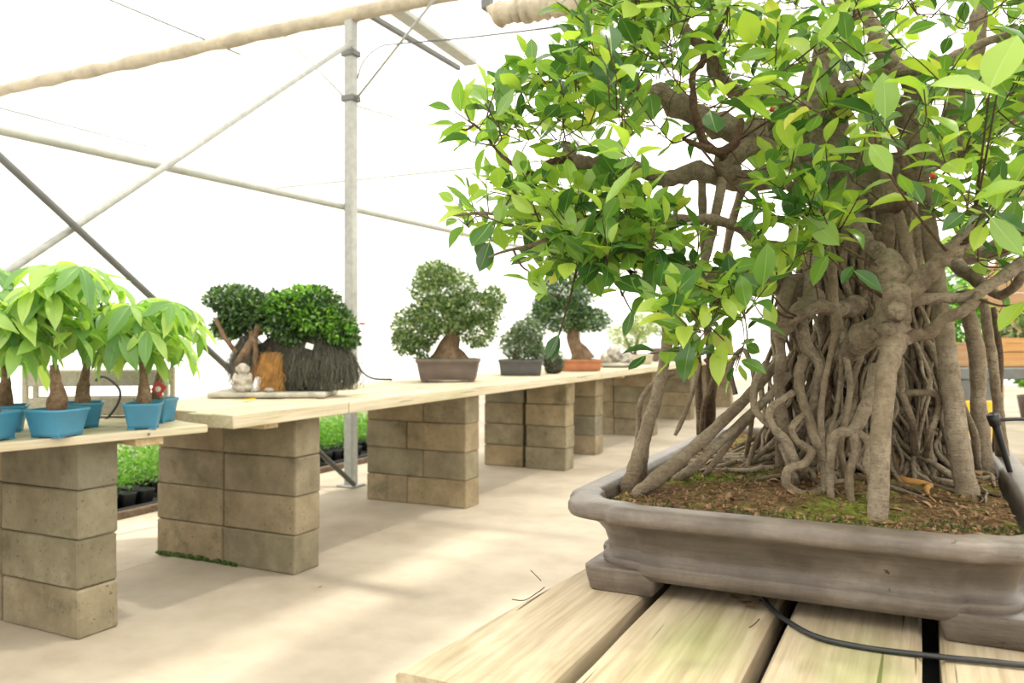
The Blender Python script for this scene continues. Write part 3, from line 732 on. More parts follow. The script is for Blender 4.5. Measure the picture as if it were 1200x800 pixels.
root([(1020, 150, 1.8, 6), (1035, 195, 1.8, 7), (1048, 240, 1.8, 7), (1060, 280, 1.8, 8), (1073, 340, 1.78, 6)], sink=False)
root([(850, 195, 1.95, 6), (842, 235, 1.92, 6), (830, 290, 1.92, 5.5), (818, 335, 1.9, 4)], sink=False)
root([(822, 200, 1.95, 5), (824, 260, 1.95, 5), (826, 330, 1.95, 4.5), (822, 375, 1.95, 3)], sink=False)
root([(872, 215, 2.1, 5), (858, 260, 2.1, 5), (846, 320, 2.1, 4.5), (838, 375, 2.1, 4)], sink=False)
root([(942, 290, 1.95, 8), (950, 330, 1.93, 7), (940, 372, 1.9, 7), (946, 407, 1.86, 8), (961, 428, 1.82, 6), (954, 460, 1.82, 5), (958, 500, 1.84, 5), (955, 560, gd(560), 6)])
root([(975, 300, 1.85, 6), (977, 350, 1.82, 6), (982, 388, 1.8, 8)], sink=False)
root([(981, 386, 1.8, 6), (974, 412, 1.79, 4), (966, 450, 1.78, 3.5), (962, 490, 1.77, 4), (965, 540, 1.77, 4), (968, 585, gd(585), 4)])
root([(983, 386, 1.8, 5), (991, 415, 1.79, 4), (996, 455, 1.78, 4), (990, 495, 1.77, 4), (985, 530, 1.77, 4), (996, 574, gd(575), 5)])
root([(982, 390, 1.8, 4), (986, 430, 1.8, 3), (980, 480, 1.78, 3), (970, 520, 1.77, 3), (978, 575, gd(576), 4)])
root([(942, 418, 1.84, 7), (936, 449, 1.82, 6), (947, 490, 1.79, 6), (962, 530, 1.77, 6), (972, 556, 1.76, 6), (967, 572, 1.74, 6), (950, 580, 1.72, 6), (932, 577, 1.72, 6), (921, 565, 1.72, 5.5), (925, 549, 1.73, 5), (943, 543, 1.74, 5), (950, 528, 1.75, 5), (934, 517, 1.76, 4.5), (928, 501, 1.77, 4.5), (942, 486, 1.79, 4), (960, 470, 1.82, 4)], sink=False, n=8, seg=10)
root([(929, 460, 1.8, 4), (903, 479, 1.78, 4.5), (906, 500, 1.77, 5), (921, 517, 1.76, 6), (934, 545, 1.76, 6), (945, 566, gd(566), 6)])
root([(905, 500, 1.8, 4), (885, 480, 1.82, 4), (884, 450, 1.84, 4), (898, 425, 1.9, 4)], sink=False)
root([(915, 520, 1.79, 4), (930, 555, 1.77, 4), (935, 572, gd(572), 4)])
root([(1030, 430, 1.72, 11), (1019, 468, 1.7, 9), (1002, 502, 1.7, 7), (982, 508, 1.7, 6), (975, 525, 1.7, 5), (972, 560, 1.72, 5), (975, 588, gd(588), 4)], seg=10)
root([(1000, 503, 1.7, 6), (1003, 530, 1.69, 6), (995, 555, 1.68, 5), (998, 590, gd(590), 5)])
root([(1003, 505, 1.7, 5), (1018, 520, 1.68, 5), (1015, 545, 1.67, 5), (1022, 565, 1.66, 5), (1018, 594, gd(594), 5)])
root([(905, 370, 1.9, 7), (915, 410, 1.9, 6), (913, 455, 1.9, 6), (917, 500, 1.9, 7), (915, 555, gd(555), 8)], seg=10)
root([(960, 345, 1.9, 10), (935, 365, 1.88, 9), (915, 390, 1.88, 8), (925, 330, 1.95, 9)], sink=False, seg=10)
root([(1085, 400, 1.95, 5), (1100, 425, 1.92, 5), (1106, 470, 1.92, 5), (1108, 500, 1.92, 4)], sink=False)
root([(1060, 460, 1.82, 4), (1095, 462, 1.8, 4), (1100, 480, 1.8, 4), (1088, 515, 1.8, 4), (1084, 556, gd(557), 5)], 'bark')
root([(1055, 420, 1.85, 4), (1058, 460, 1.82, 4), (1070, 500, 1.82, 4), (1072, 560, gd(561), 5)], 'bark')
root([(862, 462, 2.05, 3), (856, 430, 2.05, 3), (872, 410, 2.05, 3), (885, 450, 2.0, 3), (880, 500, 2.0, 3), (872, 548, gd(548), 3)], 'bark')
# a curtain of many more round the trunk
def curtain(n, a0, a1, rt, rb, mats, zt=(1.08, 1.45), rr=(.0035, .009)):
    for k in range(n):
        a = rnd.uniform(a0, a1); r0 = rt*rnd.uniform(.8, 1.15); r1 = rb*rnd.uniform(.75, 1.15); top = rnd.uniform(*zt)
        P = []; N = 7; ph = rnd.uniform(0, 6); w1 = rnd.uniform(.05, .20)
        q = Vector((TC.x, TC.y, 0)); bz = None
        for i in range(N+1):
            t = i/N; aa = a+w1*math.sin(ph+t*5)+.10*math.sin(ph*2+t*11); r = r0+(r1-r0)*t**1.4+.014*math.sin(ph*3+t*9)
            x = q.x+r*math.cos(aa); y = q.y+r*math.sin(aa)
            x = max(PX0+.08, min(PX1-.08, x)); y = max(PY0+.09, min(PY1-.09, y))
            zb = TZ+sz(x-O.x, y-O.y)-.015
            P.append((x, y, top+(zb-top)*t, rnd.uniform(*rr)*(1+.3*t)))
        P = catmull(P, 4)
        MB(O).add(*tube(P, 7, .25, rnd.random()*50)).obj('aerial_root', M[rnd.choice(mats)], fic)
ca = math.atan2(-TC.y, -TC.x)       # towards the lens
curtain(115, ca-1.5, ca+1.6, .17, .24, ['root', 'root', 'bark', 'dark_root'], (1.08, 1.45), (.0022, .0062))
curtain(40, ca-1.9, ca+1.9, .13, .30, ['bark', 'dark_root', 'root'], (1.0, 1.3), (.002, .006))
curtain(30, ca-1.4, ca+1.4, .125, .21, ['root', 'bark'], (1.40, 1.62), (.004, .009))
curtain(22, ca+1.6, ca+2*PI-1.5, .16, .25, ['bark', 'root'], (1.0, 1.4))
# surface roots creeping over the soil
for k in range(26):
    a = ca+rnd.uniform(-1.7, 1.7); P = []; r = .20
    for i in range(7):
        x = TC.x+r*math.cos(a); y = TC.y+r*math.sin(a); x = max(PX0+.085, min(PX1-.085, x)); y = max(PY0+.09, min(PY1-.1, y))
        P.append((x, y, TZ+sz(x-O.x, y-O.y)+.004+(.03 if i == 0 else 0), (.013-.0017*i)*rnd.uniform(.5, 1))); a += rnd.uniform(-.15, .15); r += .045
    MB(O).add(*tube(catmull(P, 4), 7, .3, rnd.random()*9)).obj('surface_root', M[rnd.choice(['bark', 'root', 'dark_root', 'straw' if k % 7 == 0 else 'bark'])], fic)

# ------------------------------------------------------------ big ficus: foliage
def inside(p, poly):
    x, y = p; c = False; j = len(poly)-1
    for i in range(len(poly)):
        xi, yi = poly[i]; xj, yj = poly[j]
        if (yi > y) != (yj > y) and x < (xj-xi)*(y-yi)/(yj-yi)+xi: c = not c
        j = i
    return c
HOLES = [[(735, 205), (790, 212), (845, 222), (905, 240), (850, 262), (760, 255), (745, 240)],
         [(835, 225), (900, 235), (905, 320), (840, 325), (815, 300)],
         [(640, 105), (660, 105), (662, 140), (645, 140)],
         [(640, 178), (668, 190), (665, 212), (640, 214)],
         [(1010, 190), (1055, 190), (1080, 300), (1100, 420), (930, 440), (905, 345), (960, 340), (985, 290)],
         [(560, 40), (640, 40), (640, 60), (600, 85), (560, 85)]]
REG = [  # polygon, number of twigs, depth range
    ([(552, 150), (556, 125), (590, 112), (630, 105), (650, 70), (700, 60), (700, 180), (620, 180), (575, 172)], 40, (1.62, 1.95)),
    ([(672, 50), (690, 10), (710, -40), (820, -40), (820, 100), (740, 170), (650, 150)], 60, (1.55, 2.1)),
    ([(540, 245), (570, 232), (620, 222), (700, 215), (790, 225), (800, 300), (740, 325), (660, 325), (610, 290), (570, 288), (550, 270)], 80, (1.55, 2.0)),
    ([(640, 300), (800, 270), (900, 330), (870, 400), (760, 350), (700, 365), (650, 350)], 34, (1.55, 1.9)),
    ([(760, 360), (870, 330), (895, 380), (870, 420), (800, 420), (775, 400)], 24, (1.45, 1.75)),
    ([(700, -40), (1260, -40), (1260, 180), (1000, 190), (720, 190)], 215, (1.35, 2.4)),
    ([(850, 190), (1010, 190), (960, 330), (900, 335), (850, 300)], 30, (1.6, 1.9)),
    ([(900, 120), (1260, 100), (1260, 260), (1130, 300), (1080, 240), (950, 220)], 66, (1.35, 2.1)),
    ([(1100, 220), (1260, 220), (1260, 330), (1140, 310)], 16, (1.45, 2.1)),
    ([(1060, 250), (1200, 250), (1210, 370), (1100, 380)], 16, (2.4, 2.8)),
    ([(930, 240), (1010, 240), (1010, 330), (950, 320)], 7, (1.6, 1.75)),
    ([(700, -200), (1400, -200), (1400, -40), (680, -40)], 90, (1.5, 2.4)),
    ([(1230, -60), (1420, -60), (1420, 300), (1230, 320)], 50, (1.5, 2.2)),
]
LV = []      # (pos, rotation matrix, size, shape index)
twigs = MB(O)
NODES = [(b[0], min(b[1]*.5, .0042)) for b in BRPTS[::2]]
def cluster(tip, out, nl, size, droop=0.0):
    bi = min(range(len(NODES)), key=lambda i: (NODES[i][0]-tip).length_squared)
    b, br_ = NODES[bi]; d = tip-b; L = d.length
    m1 = b+d*.35+Vector((0, 0, -.06*L))+rv(.05*L); m2 = b+d*.7+rv(.05*L)
    r0 = max(.0014, min(br_*.85, .0012+.010*L)); P = catmull([tuple(b)+(r0,), tuple(m1)+(r0*.85,), tuple(m2)+(r0*.7,), tuple(tip)+(max(.001, r0*.5),)], 3)
    twigs.add(*tube(P, 5, 0, 0, False))
    NODES.extend((Vector(p[:3]), p[3]) for p in P[2::2])
    ax = (d.normalized()*.5+out+rv(.25)).normalized()
    e = tip+ax*size*1.1; twigs.add(*tube([tuple(tip)+(.0016,), tuple(e)+(.0010,)], 5, 0, 0, False))
    ph = rnd.uniform(0, 6.28); s1 = ax.orthogonal().normalized(); s2 = ax.cross(s1)
    for k in range(nl):
        t = k/max(1, nl-1); a = ph+k*2.4
        spread = 1.25-.85*t
        dr = ax*(.35+.75*t)+(s1*math.cos(a)+s2*math.sin(a))*spread
        dr.z += .10-droop; dr += rv(.12)
        nrm = Vector((0, 0, 1))+ax*.35*(1-t)+rv(.38)
        sz_ = size*rnd.uniform(.75, 1.25)*(.8 if k == nl-1 else 1)
        p = tip+ax*size*1.1*t
        dn = dr.normalized(); R = frame(dn, nrm)
        LV.append((p+dn*sz_*.15, R, sz_, rnd.randrange(4)))
TIPS = []
LIMBS = [[(780, 120), (1000, 100), (1010, 230), (930, 250), (780, 220)], [(1010, 20), (1180, 20), (1180, 90), (1010, 110)], [(1060, 130), (1130, 130), (1130, 200), (1060, 200)]]
for poly, n, (d0, d1) in REG:
    x0 = min(p[0] for p in poly); x1 = max(p[0] for p in poly); y0 = min(p[1] for p in poly); y1 = max(p[1] for p in poly)
    k = 0; guard = 0
    while k < n and guard < n*60:
        guard += 1
        px, py = rnd.uniform(x0, x1), rnd.uniform(y0, y1)
        if not inside((px, py), poly) or (any(inside((px, py), h) for h in HOLES) and d0 < 2.3): continue
        dd = rnd.uniform(d0, d1)
        if dd < 1.98 and any(inside((px, py), h) for h in LIMBS) and rnd.random() < .62: k += 1; continue
        TIPS.append(Q(px, py, dd)); k += 1
BR_ = BRPTS[::3]
TIPS.sort(key=lambda t_: min((t_-b_[0]).length_squared for b_ in BR_))
for tip in TIPS:
    out = Vector((tip.x-TC.x, tip.y-TC.y, 0)); out = out.normalized()*.45+Vector((0, 0, .55))
    cluster(tip, out, rnd.randint(4, 7), rnd.uniform(.046, .072), rnd.uniform(0, .4))
# the big leaves one notices: (px base, py base, px tip, py tip, depth)
for a, b, c, d, dep in ((1160, 105, 1190, 35, 1.25), (1168, 112, 1095, 95, 1.22), (545, 128, 556, 90, 1.7), (535, 148, 508, 143, 1.7), (768, 306, 762, 350, 1.6), (778, 308, 820, 350, 1.6),
                        (800, 388, 825, 410, 1.55), (835, 392, 860, 415, 1.6), (850, 400, 840, 450, 1.55), (812, 395, 795, 445, 1.55), (700, 265, 680, 290, 1.6), (705, 300, 690, 275, 1.6),
                        (655, 393, 640, 420, 1.75), (655, 392, 650, 425, 1.75), (620, 318, 640, 345, 1.6), (740, 365, 735, 395, 1.65), (985, 70, 960, 40, 1.4), (960, 50, 985, 15, 1.4),
                        (1168, 245, 1170, 205, 1.35), (1160, 255, 1195, 300, 1.35), (1150, 250, 1105, 240, 1.4), (1155, 262, 1140, 290, 1.4), (945, 255, 985, 285, 1.6), (970, 300, 950, 330, 1.6),
                        (1000, 318, 1035, 340, 1.6), (1000, 312, 985, 330, 1.6), (850, 320, 895, 300, 1.55), (905, 345, 860, 325, 1.65), (900, 352, 905, 385, 1.6), (640, 240, 672, 225, 1.6),
                        (1200, 355, 1170, 385, 1.5), (600, 228, 625, 250, 1.6), (715, 235, 755, 240, 1.6), (725, 330, 710, 305, 1.6), (1020, 170, 1045, 200, 1.35), (890, 245, 870, 265, 1.55)):
    p0, p1 = Q(a, b, dep), Q(c, d, dep-.03*rnd.random()); L = (p1-p0).length
    LV.append((p0, frame(p1-p0, Vector((-.35+rnd.uniform(-.3, .3), -.8, .6+rnd.uniform(-.2, .4)))), L*1.02, rnd.choice((0, 1, 3))))
    q = min(BRPTS, key=lambda bb: (bb[0]-p0).length)[0]
    m1 = q.lerp(p0, .5)+Vector((0, 0, -.01)); twigs.add(*tube(catmull([tuple(q)+(.003,), tuple(m1)+(.0022,), tuple(p0)+(.0014,)], 3), 5, 0, 0, False))
stuff(twigs.obj('twigs', M['twig'], fic))
def screen(p):
    y = -sY*p.x+cY*p.y; x = cY*p.x+sY*p.y
    return (600+970*x/y, 393-970*(p.z-CAM_H)/y, y) if y > .2 else (0, 0, 99)
def score(l):
    sx, sy, d = screen(l[0])
    return l[2]/d if (-10 < sx < 1210 and -10 < sy < 500) else 0
LV.sort(key=score, reverse=True)
for p, R, s, k in LV[:300]:
    link('leaf', FIC_ME[k], fic, p-O, R.to_quaternion(), s)
fol = MB(O); fi = []
for p, R, s, k in LV[300:]:
    V, F, I = LEAFS[k]; fol.add([p+R @ (v_*s) for v_ in V], F); fi += I
fo_ = stuff(fol.obj('foliage', M['ficus_leaf'], fic)); fo_.data.materials.append(M['rib']); fo_.data.polygons.foreach_set('material_index', fi)
# two or three small red figs
for a, b, d in ((1093, 205, 1.55), (905, 128, 1.8)):
    MB().add(*ellipsoid((0, 0, 0), (.006, .006, .006), 10, 8)).obj('fig', M['fig'], fic, Q(a, b, d)-O)

# things at the big pot
P = catmull([tuple(QZ(*p))+(.0048,) for p in ((893, 700, TZ+.005), (915, 722, TZ+.005), (955, 745, TZ+.006), (1010, 758, TZ+.005), (1080, 767, TZ+.005), (1150, 774, TZ+.005), (1230, 780, TZ+.005), (1330, 770, TZ+.005))], 6)
tag(MB(P[0][:3]).add(*tube(P, 8)).obj('hose', M['black'], None, P[0][:3]), 'thin black hose lying over the table planks under the big pot', 'hose')
st = thing('drip_stake', 'black plastic irrigation stake stuck in the soil at the right edge', 'stake', QZ(1186, 560, TZ+SZ+.0))
a = Q(1164, 488, 1.90)-st.location
MB().add(*tube([(0, 0, -.02, .004), tuple(a*.1)+(.006,), tuple(a*.9)+(.009,), tuple(a)+(.009,)], 8)).obj('stake', M['black'], st)
MB().add(*tube([tuple(a*.88)+(.013,), tuple(a*1.03)+(.014,)], 10)).obj('cap', M['black'], st)
h = [a*.93+Vector(v_) for v_ in ((0, 0, 0), (.02, 0, .004), (.06, .01, .006), (.12, .02, .003), (.25, .03, -.02))]
MB().add(*tube(catmull([tuple(v_)+(.004,) for v_ in h], 5), 7)).obj('tube', M['black'], st)
def dryleaf(a, b, z=TZ, L=.03):
    p = QZ(a, b, z); V = []; F = []; ang = rnd.uniform(0, 6.28)
    for i in range(7):
        t = i/6; wd = math.sin(PI*(t*.92+.04))*.32*L
        for s in (-1, 0, 1): V.append((s*wd, (t-.5)*L, .002+(.25*wd if s else 0)+.15*L*(t-.5)**2*4*rnd.uniform(.7, 1)))
    for i in range(6):
        for s in (0, 1): q = i*3+s; F.append((q, q+1, q+4, q+3))
    return MB().add(V, F).obj('dry_leaf', M['dry'], None, p+Vector((0, 0, .0005)), (0, 0, ang))
for k, (a, b) in enumerate(((862, 702), (874, 708), (884, 700), (895, 706), (905, 700), (880, 712))):
    tag(dryleaf(a, b, TZ, .026), 'curled brown dry leaf on the table planks under the pot rim', 'leaf', 'dry leaves beneath the big pot')
for pts, lb_ in (((( 600, 702), (615, 703), (630, 694), (638, 688)), 'longer dark curved twig on the leftmost table plank'), (((622, 668), (628, 674), (634, 680)), 'short dark twig on the leftmost plank beyond the longer one'), (((878, 735), (884, 731), (890, 725)), 'tiny straw lying by the second gap of the table')):
    zz = TZ+.002
    P = catmull([tuple(QZ(x, y, zz))+(.0010,) for x, y in pts], 4)
    tag(MB(P[0][:3]).add(*tube(P, 5)).obj('twig', M['twig'], None, P[0][:3]), lb_, 'twig')
for k, (a, b) in enumerate(((445, 622), (375, 688), (330, 640), (560, 575))):
    tag(dryleaf(a, b, 0, .02), ('dark leaf scrap on the floor right of the wide pier', 'dark leaf scrap on the floor near the bottom of the sunny strip', 'dark leaf scrap at the foot of the wide pier', 'dark leaf scrap on the floor by the staggered pier')[k], 'leaf')

# ------------------------------------------------------------ money trees in blue pots
def pachira_leaflet():
    return leaf_mesh('leaflet', leaf_shape(.36, .10, .18, .30, stalk=.03), M['pachira_leaf'], M['rib'])
LFT = pachira_leaflet()
def pachira(label, loc, rot, h, nleaf, wid=.165, lean=0, seedv=0, trunk_r=.028):
    t = thing('money_tree', label, 'potted plant', loc, rot)
    r = wid/2; V, F = loft(rrect(r, r, .018, 4), [(.004, r*.30), (.004, r*.27), (.02, r*.24), (.094, r*.06), (.100, r*.0), (.108, -.001), (.110, .002), (.108, .008), (.095, .012)])
    p = MB().add(V, F).obj('pot', M['blue_pot'], t)
    for sx in (-1, 1):
        for sy in (-1, 1): MB().add(*box(0, 0, 0, .03, .03, .008, .001)).obj('foot', M['blue_pot'], p, (sx*r*.55, sy*r*.55, .004), smooth=False)
    MB().add(*loft(rrect(r-.013, r-.013, .012, 3), [(.085, .008), (.099, 0)])).obj('soil', M['dark_soil'], t)
    top = Vector((lean, 0, h))
    P = catmull([(0, 0, .09, trunk_r*1.25), (0, 0, .13, trunk_r*1.15), (.002, 0, .17, trunk_r*.9), (lean*.3, 0, .22, trunk_r*.62), (lean*.6, .0, .28, trunk_r*.5)], 4)
    MB().add(*tube(P, 12, .25, seedv)).obj('trunk', M['trunk_small'], t)
    st_ = Vector(P[-1][:3])
    stems = []
    for s in range(3):
        e = st_+Vector((rnd.uniform(-.07, .07), rnd.uniform(-.07, .07), (h-.28)*rnd.uniform(.45, .75)))
        q = catmull([tuple(st_)+(.008,), tuple(st_.lerp(e, .5)+rv(.01))+(.006,), tuple(e)+(.004,)], 4); stems.append(q)
        MB().add(*tube(q, 7)).obj('stem', M['green_stem'], t)
    for k in range(nleaf):
        q = stems[k % 3]; s0 = Vector(q[rnd.randrange(2, len(q))][:3])
        az = k*2.4+rnd.uniform(-.4, .4); el = rnd.uniform(-.15, 1.1); L = rnd.uniform(.09, .19)
        d = Vector((math.cos(az)*math.cos(el), math.sin(az)*math.cos(el), math.sin(el)))
        hub = s0+d*L; mid = s0+d*L*.5+Vector((0, 0, .02))
        if hub.z > h-.03: hub.z = h-.03
        lf = MB(hub).add(*tube(catmull([tuple(s0)+(.0028,), tuple(mid)+(.0022,), tuple(hub)+(.0018,)], 3), 5)).obj('leaf', M['green_stem'], t, hub)
        nrm = (Vector((0, 0, 1))+d*.55+rv(.2)).normalized(); sx = nrm.orthogonal().normalized(); sy = nrm.cross(sx); a0 = rnd.uniform(0, 6.28)
        nl = rnd.choice((5, 6, 6))
        for j in range(nl):
            a = a0+2*PI*j/nl; dd = (sx*math.cos(a)+sy*math.sin(a)); dd.z -= rnd.uniform(.15, .75)
            link('leaflet', LFT, lf, dd.normalized()*.006, frame(dd, nrm+rv(.15)).to_quaternion(), rnd.uniform(.10, .175))
    return t
BZ = .8355
def onA(a, dep): p = Q(a, 500, dep); p.z = BZ; return p
def carrier(p): return p
pachira('money tree in blue pot with thick pinkish trunk, third from the left', onA(67, 3.24), .15+YAW*.2, .70, 22, .175, -.02, 1, .032)
p4 = pachira('money tree in blue pot half behind the thick-trunked one', onA(97, 3.56), .9, .76, 20, .165, .03, 2, .030)
pachira('money tree in faceted blue pot in front of the red-tagged pot', onA(168, 3.52), .75, .56, 17, .15, .0, 3, .026)
p6 = pachira('money tree with red tag, rightmost of the blue pots', onA(184, 3.78), .4, .60, 16, .15, .04, 4, .020)
pachira('money tree in blue pot cut off by the left edge, front one', onA(-12, 3.12), .3, .62, 18, .16, .0, 5)
p2 = pachira('money tree in blue pot at the left edge, rear one', onA(6, 3.40), .9, .70, 20, .165, .0, 6)
# red paper tag on p6
tg = MB().add(*box(0, 0, 0, .052, .003, .05, .001)).obj('tag', M['red'], p6, Vector((0, 0, 0)), smooth=False)
loc = Q(186, 455, 3.66); tg.matrix_world = Matrix.Identity(4)
inv = Matrix.Rotation(-p6.rotation_euler.z, 3, 'Z'); tg.location = inv @ (loc-p6.location); tg.rotation_euler = (0, .6, YAW-p6.rotation_euler.z)
MB().add(*tube([(0, -.003, -.003, .013), (0, -.0022, -.003, .013)], 10)).obj('print', M['white'], tg, (0, .0, 0), (0, 0, 0))
for nm, pp in (('tag', p6),):
    q0 = tg.location; q1 = Vector((.02, 0, .2))
    MB().add(*tube([tuple(q0)+(.0015,), tuple(q0.lerp(q1, .5)+Vector((0, 0, .02)))+(.0015,), tuple(q1)+(.0015,)], 5)).obj('tie', M['red'], p6)
# pale wooden crate with a drip hose behind the pots, on the same bench
cr = thing('planter_crate', 'pale weathered wooden crate behind the blue pots', 'crate', Q(118, 500, 4.02)*1.0)
cr.location.z = BZ; cr.rotation_euler = (0, 0, YAW+.12)
for zz, hh in ((.055, .085), (.19, .075)):
    for sy in (-.055, .055):
        MB().add(*box(0, 0, 0, .62, .018, hh, .003)).obj('board', M['crate_wood'], cr, (0, sy, zz), smooth=False)
for sx in (-.32, .32):
    for sy in (-.055, .055):
        MB().add(*box(0, 0, 0, .022, .026, .24, .003)).obj('corner_post', M['crate_wood'], cr, (sx, sy, .12), smooth=False)
MB().add(*box(0, 0, 0, .60, .09, .012, .002)).obj('bottom_board', M['crate_wood'], cr, (0, 0, .02), smooth=False)
P = catmull([tuple(Q(a, b, 3.93))+(.006,) for a, b in ((95, 485), (118, 494), (135, 478), (141, 460), (132, 447), (120, 441), (112, 446))], 6)
tag(MB(P[0][:3]).add(*tube(P, 7)).obj('hose', M['black'], None, P[0][:3]), 'black hose looped over the pale crate behind the blue pots', 'hose')

# ------------------------------------------------------------ seedling trays on the floor behind the benches
TRAYP = mesh('pot', *loft(rrect(.06, .06, .015, 2), [(0, .02), (.11, .003), (.12, 0), (.12, .006), (.10, .008)]), M['black'])
def tray(label, x, y):
    t = thing('seedling_tray', label, 'tray', (x, y, -.008), 0, 'trays of feathery seedlings on the floor')
    MB().add(*loft(rrect(.44, .34, .03, 3), [(0, .01), (.05, 0), (.052, .01), (.012, .02)])).obj('tray', M['black'], t)
    for i in range(5):
        for j in range(4):
            link('pot', TRAYP, t, (-.33+i*.165, -.23+j*.155, .014))
    mb = MB()
    for k in range(3000):
        bx, by = rnd.uniform(-.42, .42), rnd.uniform(-.33, .33); hh = rnd.uniform(.12, .36)
        for q in range(2):
            p = Vector((bx+rnd.uniform(-.04, .04), by+rnd.uniform(-.04, .04), .12+hh*rnd.uniform(.3, 1))); L = rnd.uniform(.02, .045)
            R = frame(rv()+Vector((0, 0, .6)), rv()); wd = L*.16
            mb.add([p, p+R @ Vector((wd, L*.5, 0)), p+R @ Vector((0, L, 0)), p+R @ Vector((-wd, L*.5, 0))], [(0, 1, 2, 3)])
    stuff(mb.obj('foliage', M['bright_leaf'], t)); return t
tray('bright green seedling tray seen between the two left piers', -5.35, 3.95)
tray('bright green seedling tray beyond the left gap, farther one', -5.35, 4.72)
tray('bright green seedling tray left of the steel post foot', -5.4, 5.72)
tray('bright green seedling tray behind the steel post foot', -5.4, 6.50)
tray('bright green seedling tray right of the steel post foot', -5.4, 7.28)
tag(MB().add(*box(0, 0, 0, .05, 5.0, .05, .006)).obj('floor_rail', M['dark_root'], None, (-4.84, 5.6, .017), smooth=False), 'rusty brown rail on the floor before the seedling trays', 'rail')

# ------------------------------------------------------------ plants on the long bench
HB = .871
def ground(a, b, z=HB): return QZ(a, b, z)
def bonsai(label, base, wpx, hpx, potm, rot=YAW, name='bonsai', depth_ratio=.7, flare=.012, feet=True, r=.02, soilm='moss'):
    d = -sY*base.x+cY*base.y; wd = wpx/970*d; hh = hpx/970*d
    t = thing(name, label, 'bonsai', base, rot)
    f = rrect(wd/2, wd/2*depth_ratio, r, 4); z0 = .012 if feet else 0
    p = MB().add(*loft(f, [(z0, flare*2.2), (z0+.004, flare*1.9), (hh*.5, flare*1.1), (hh*.82, flare*.6), (hh*.86, .001), (hh*.97, 0), (hh, .003), (hh, .010), (hh-.012, .013)])).obj('pot', M[potm], t)
    if feet:
        for sx in (-1, 1):
            for sy in (-1, 1): MB().add(*box(0, 0, 0, .05, .035, .016, .003)).obj('foot', M[potm], p, (sx*(wd/2-flare*2-.03), sy*(wd/2*depth_ratio-flare*2-.02), .008), smooth=False)
    MB().add(*loft(rrect(wd/2-.014, wd/2*depth_ratio-.014, r*.7, 3), [(hh-.02, .006), (hh-.006, 0), (hh+.004, .03)])).obj('soil', M[soilm], t)
    return t, d, wd, hh
def lp(d, dx, dz, dy=0): return (dx/970*d, dy, dz/970*d)
# 2: the well-shaped bonsai in the brown rectangular pot
b0 = ground(526, 446)
t, d, wd, hh = bonsai('neat bonsai with flared trunk in brown rectangular footed pot', b0, 74, 26, 'brown_pot', YAW, flare=.02)
s = d/970
P = [(-.0, 0, hh-.01, 22*s), (0, 0, hh+4*s, 18*s), (0, 0, hh+14*s, 12*s), (4*s, 0, hh+26*s, 9*s), (2*s, 0, hh+40*s, 7*s), (6*s, 0, hh+60*s, 5*s)]
V, F = tube(catmull(P, 6), 28, 0)
V = [Vector((v_.x*(1+.22*math.sin(9*math.atan2(v_.y, v_.x))*max(0, 1-(v_.z-hh)/(30*s))), v_.y*.8, v_.z)) for v_ in V]
MB().add(V, F).obj('trunk', M['trunk_small'], t)
for e in ((-32, 52), (34, 46), (-18, 75), (22, 82)):
    MB().add(*tube(catmull([(2*s, 0, hh+30*s, 4*s), (e[0]*.5*s, rnd.uniform(-.03, .03), hh+(e[1]*.7+8)*s, 3*s), (e[0]*s, rnd.uniform(-.05, .05), hh+e[1]*s, 1.5*s)], 4), 7, .3)).obj('branch', M['trunk_small'], t)
pads = [((-38*s, 0, hh+36*s), (29*s, 32*s, 26*s)), ((-8*s, -.08, hh+50*s), (38*s, 34*s, 22*s)), ((34*s, 0, hh+33*s), (22*s, 28*s, 20*s)), ((28*s, .03, hh+58*s), (36*s, 34*s, 20*s)), ((-6*s, 0, hh+82*s), (40*s, 36*s, 24*s)), ((-16*s, 0, hh+98*s), (22*s, 24*s, 16*s)), ((52*s, 0, hh+72*s), (14*s, 18*s, 12*s)), ((-52*s, 0, hh+20*s), (14*s, 18*s, 16*s)), ((-34*s, 0, hh+12*s), (12*s, 14*s, 14*s))]
stuff(small_foliage((0, 0, 0), pads, 13000, .030, inner=.25).obj('foliage', M['mid_leaf'], t))
# 3: greyish low shrub in charcoal pot
b0 = ground(610, 439)
t, d, wd, hh = bonsai('low grey-green shrub bonsai in dark charcoal pot', b0, 52, 18, 'dark_pot', YAW, 'bonsai', .7, .012, False)
s = d/970
MB().add(*tube(catmull([(-4*s, 0, hh-.01, 6*s), (-6*s, 0, hh+8*s, 4*s), (2*s, 0, hh+20*s, 2.5*s), (4*s, 0, hh+32*s, 1.5*s)], 4), 9, .3)).obj('trunk', M['trunk_small'], t)
stuff(small_foliage((0, 0, 0), [((0, 0, hh+18*s), (25*s, 26*s, 19*s)), ((8*s, 0, hh+32*s), (20*s, 20*s, 16*s)), ((18*s, 0, hh+10*s), (13*s, 16*s, 10*s))], 5500, .024, inner=.2).obj('foliage', M['grey_leaf'], t))
# 4: mossy little mound
b0 = ground(648, 437)
t = thing('moss_mound', 'small dark mossy mound between charcoal pot and terracotta pot', 'plant', b0); s = -sY*b0.x+cY*b0.y; s /= 970
MB().add(*ellipsoid((0, 0, 12*s), (12*s, 12*s, 13*s), 16, 10, .3, 3)).obj('rock', M['dark_rock'], t)
stuff(small_foliage((0, 0, 0), [((0, 0, 15*s), (13*s, 13*s, 15*s))], 900, .018).obj('foliage', M['dark_leaf'], t))
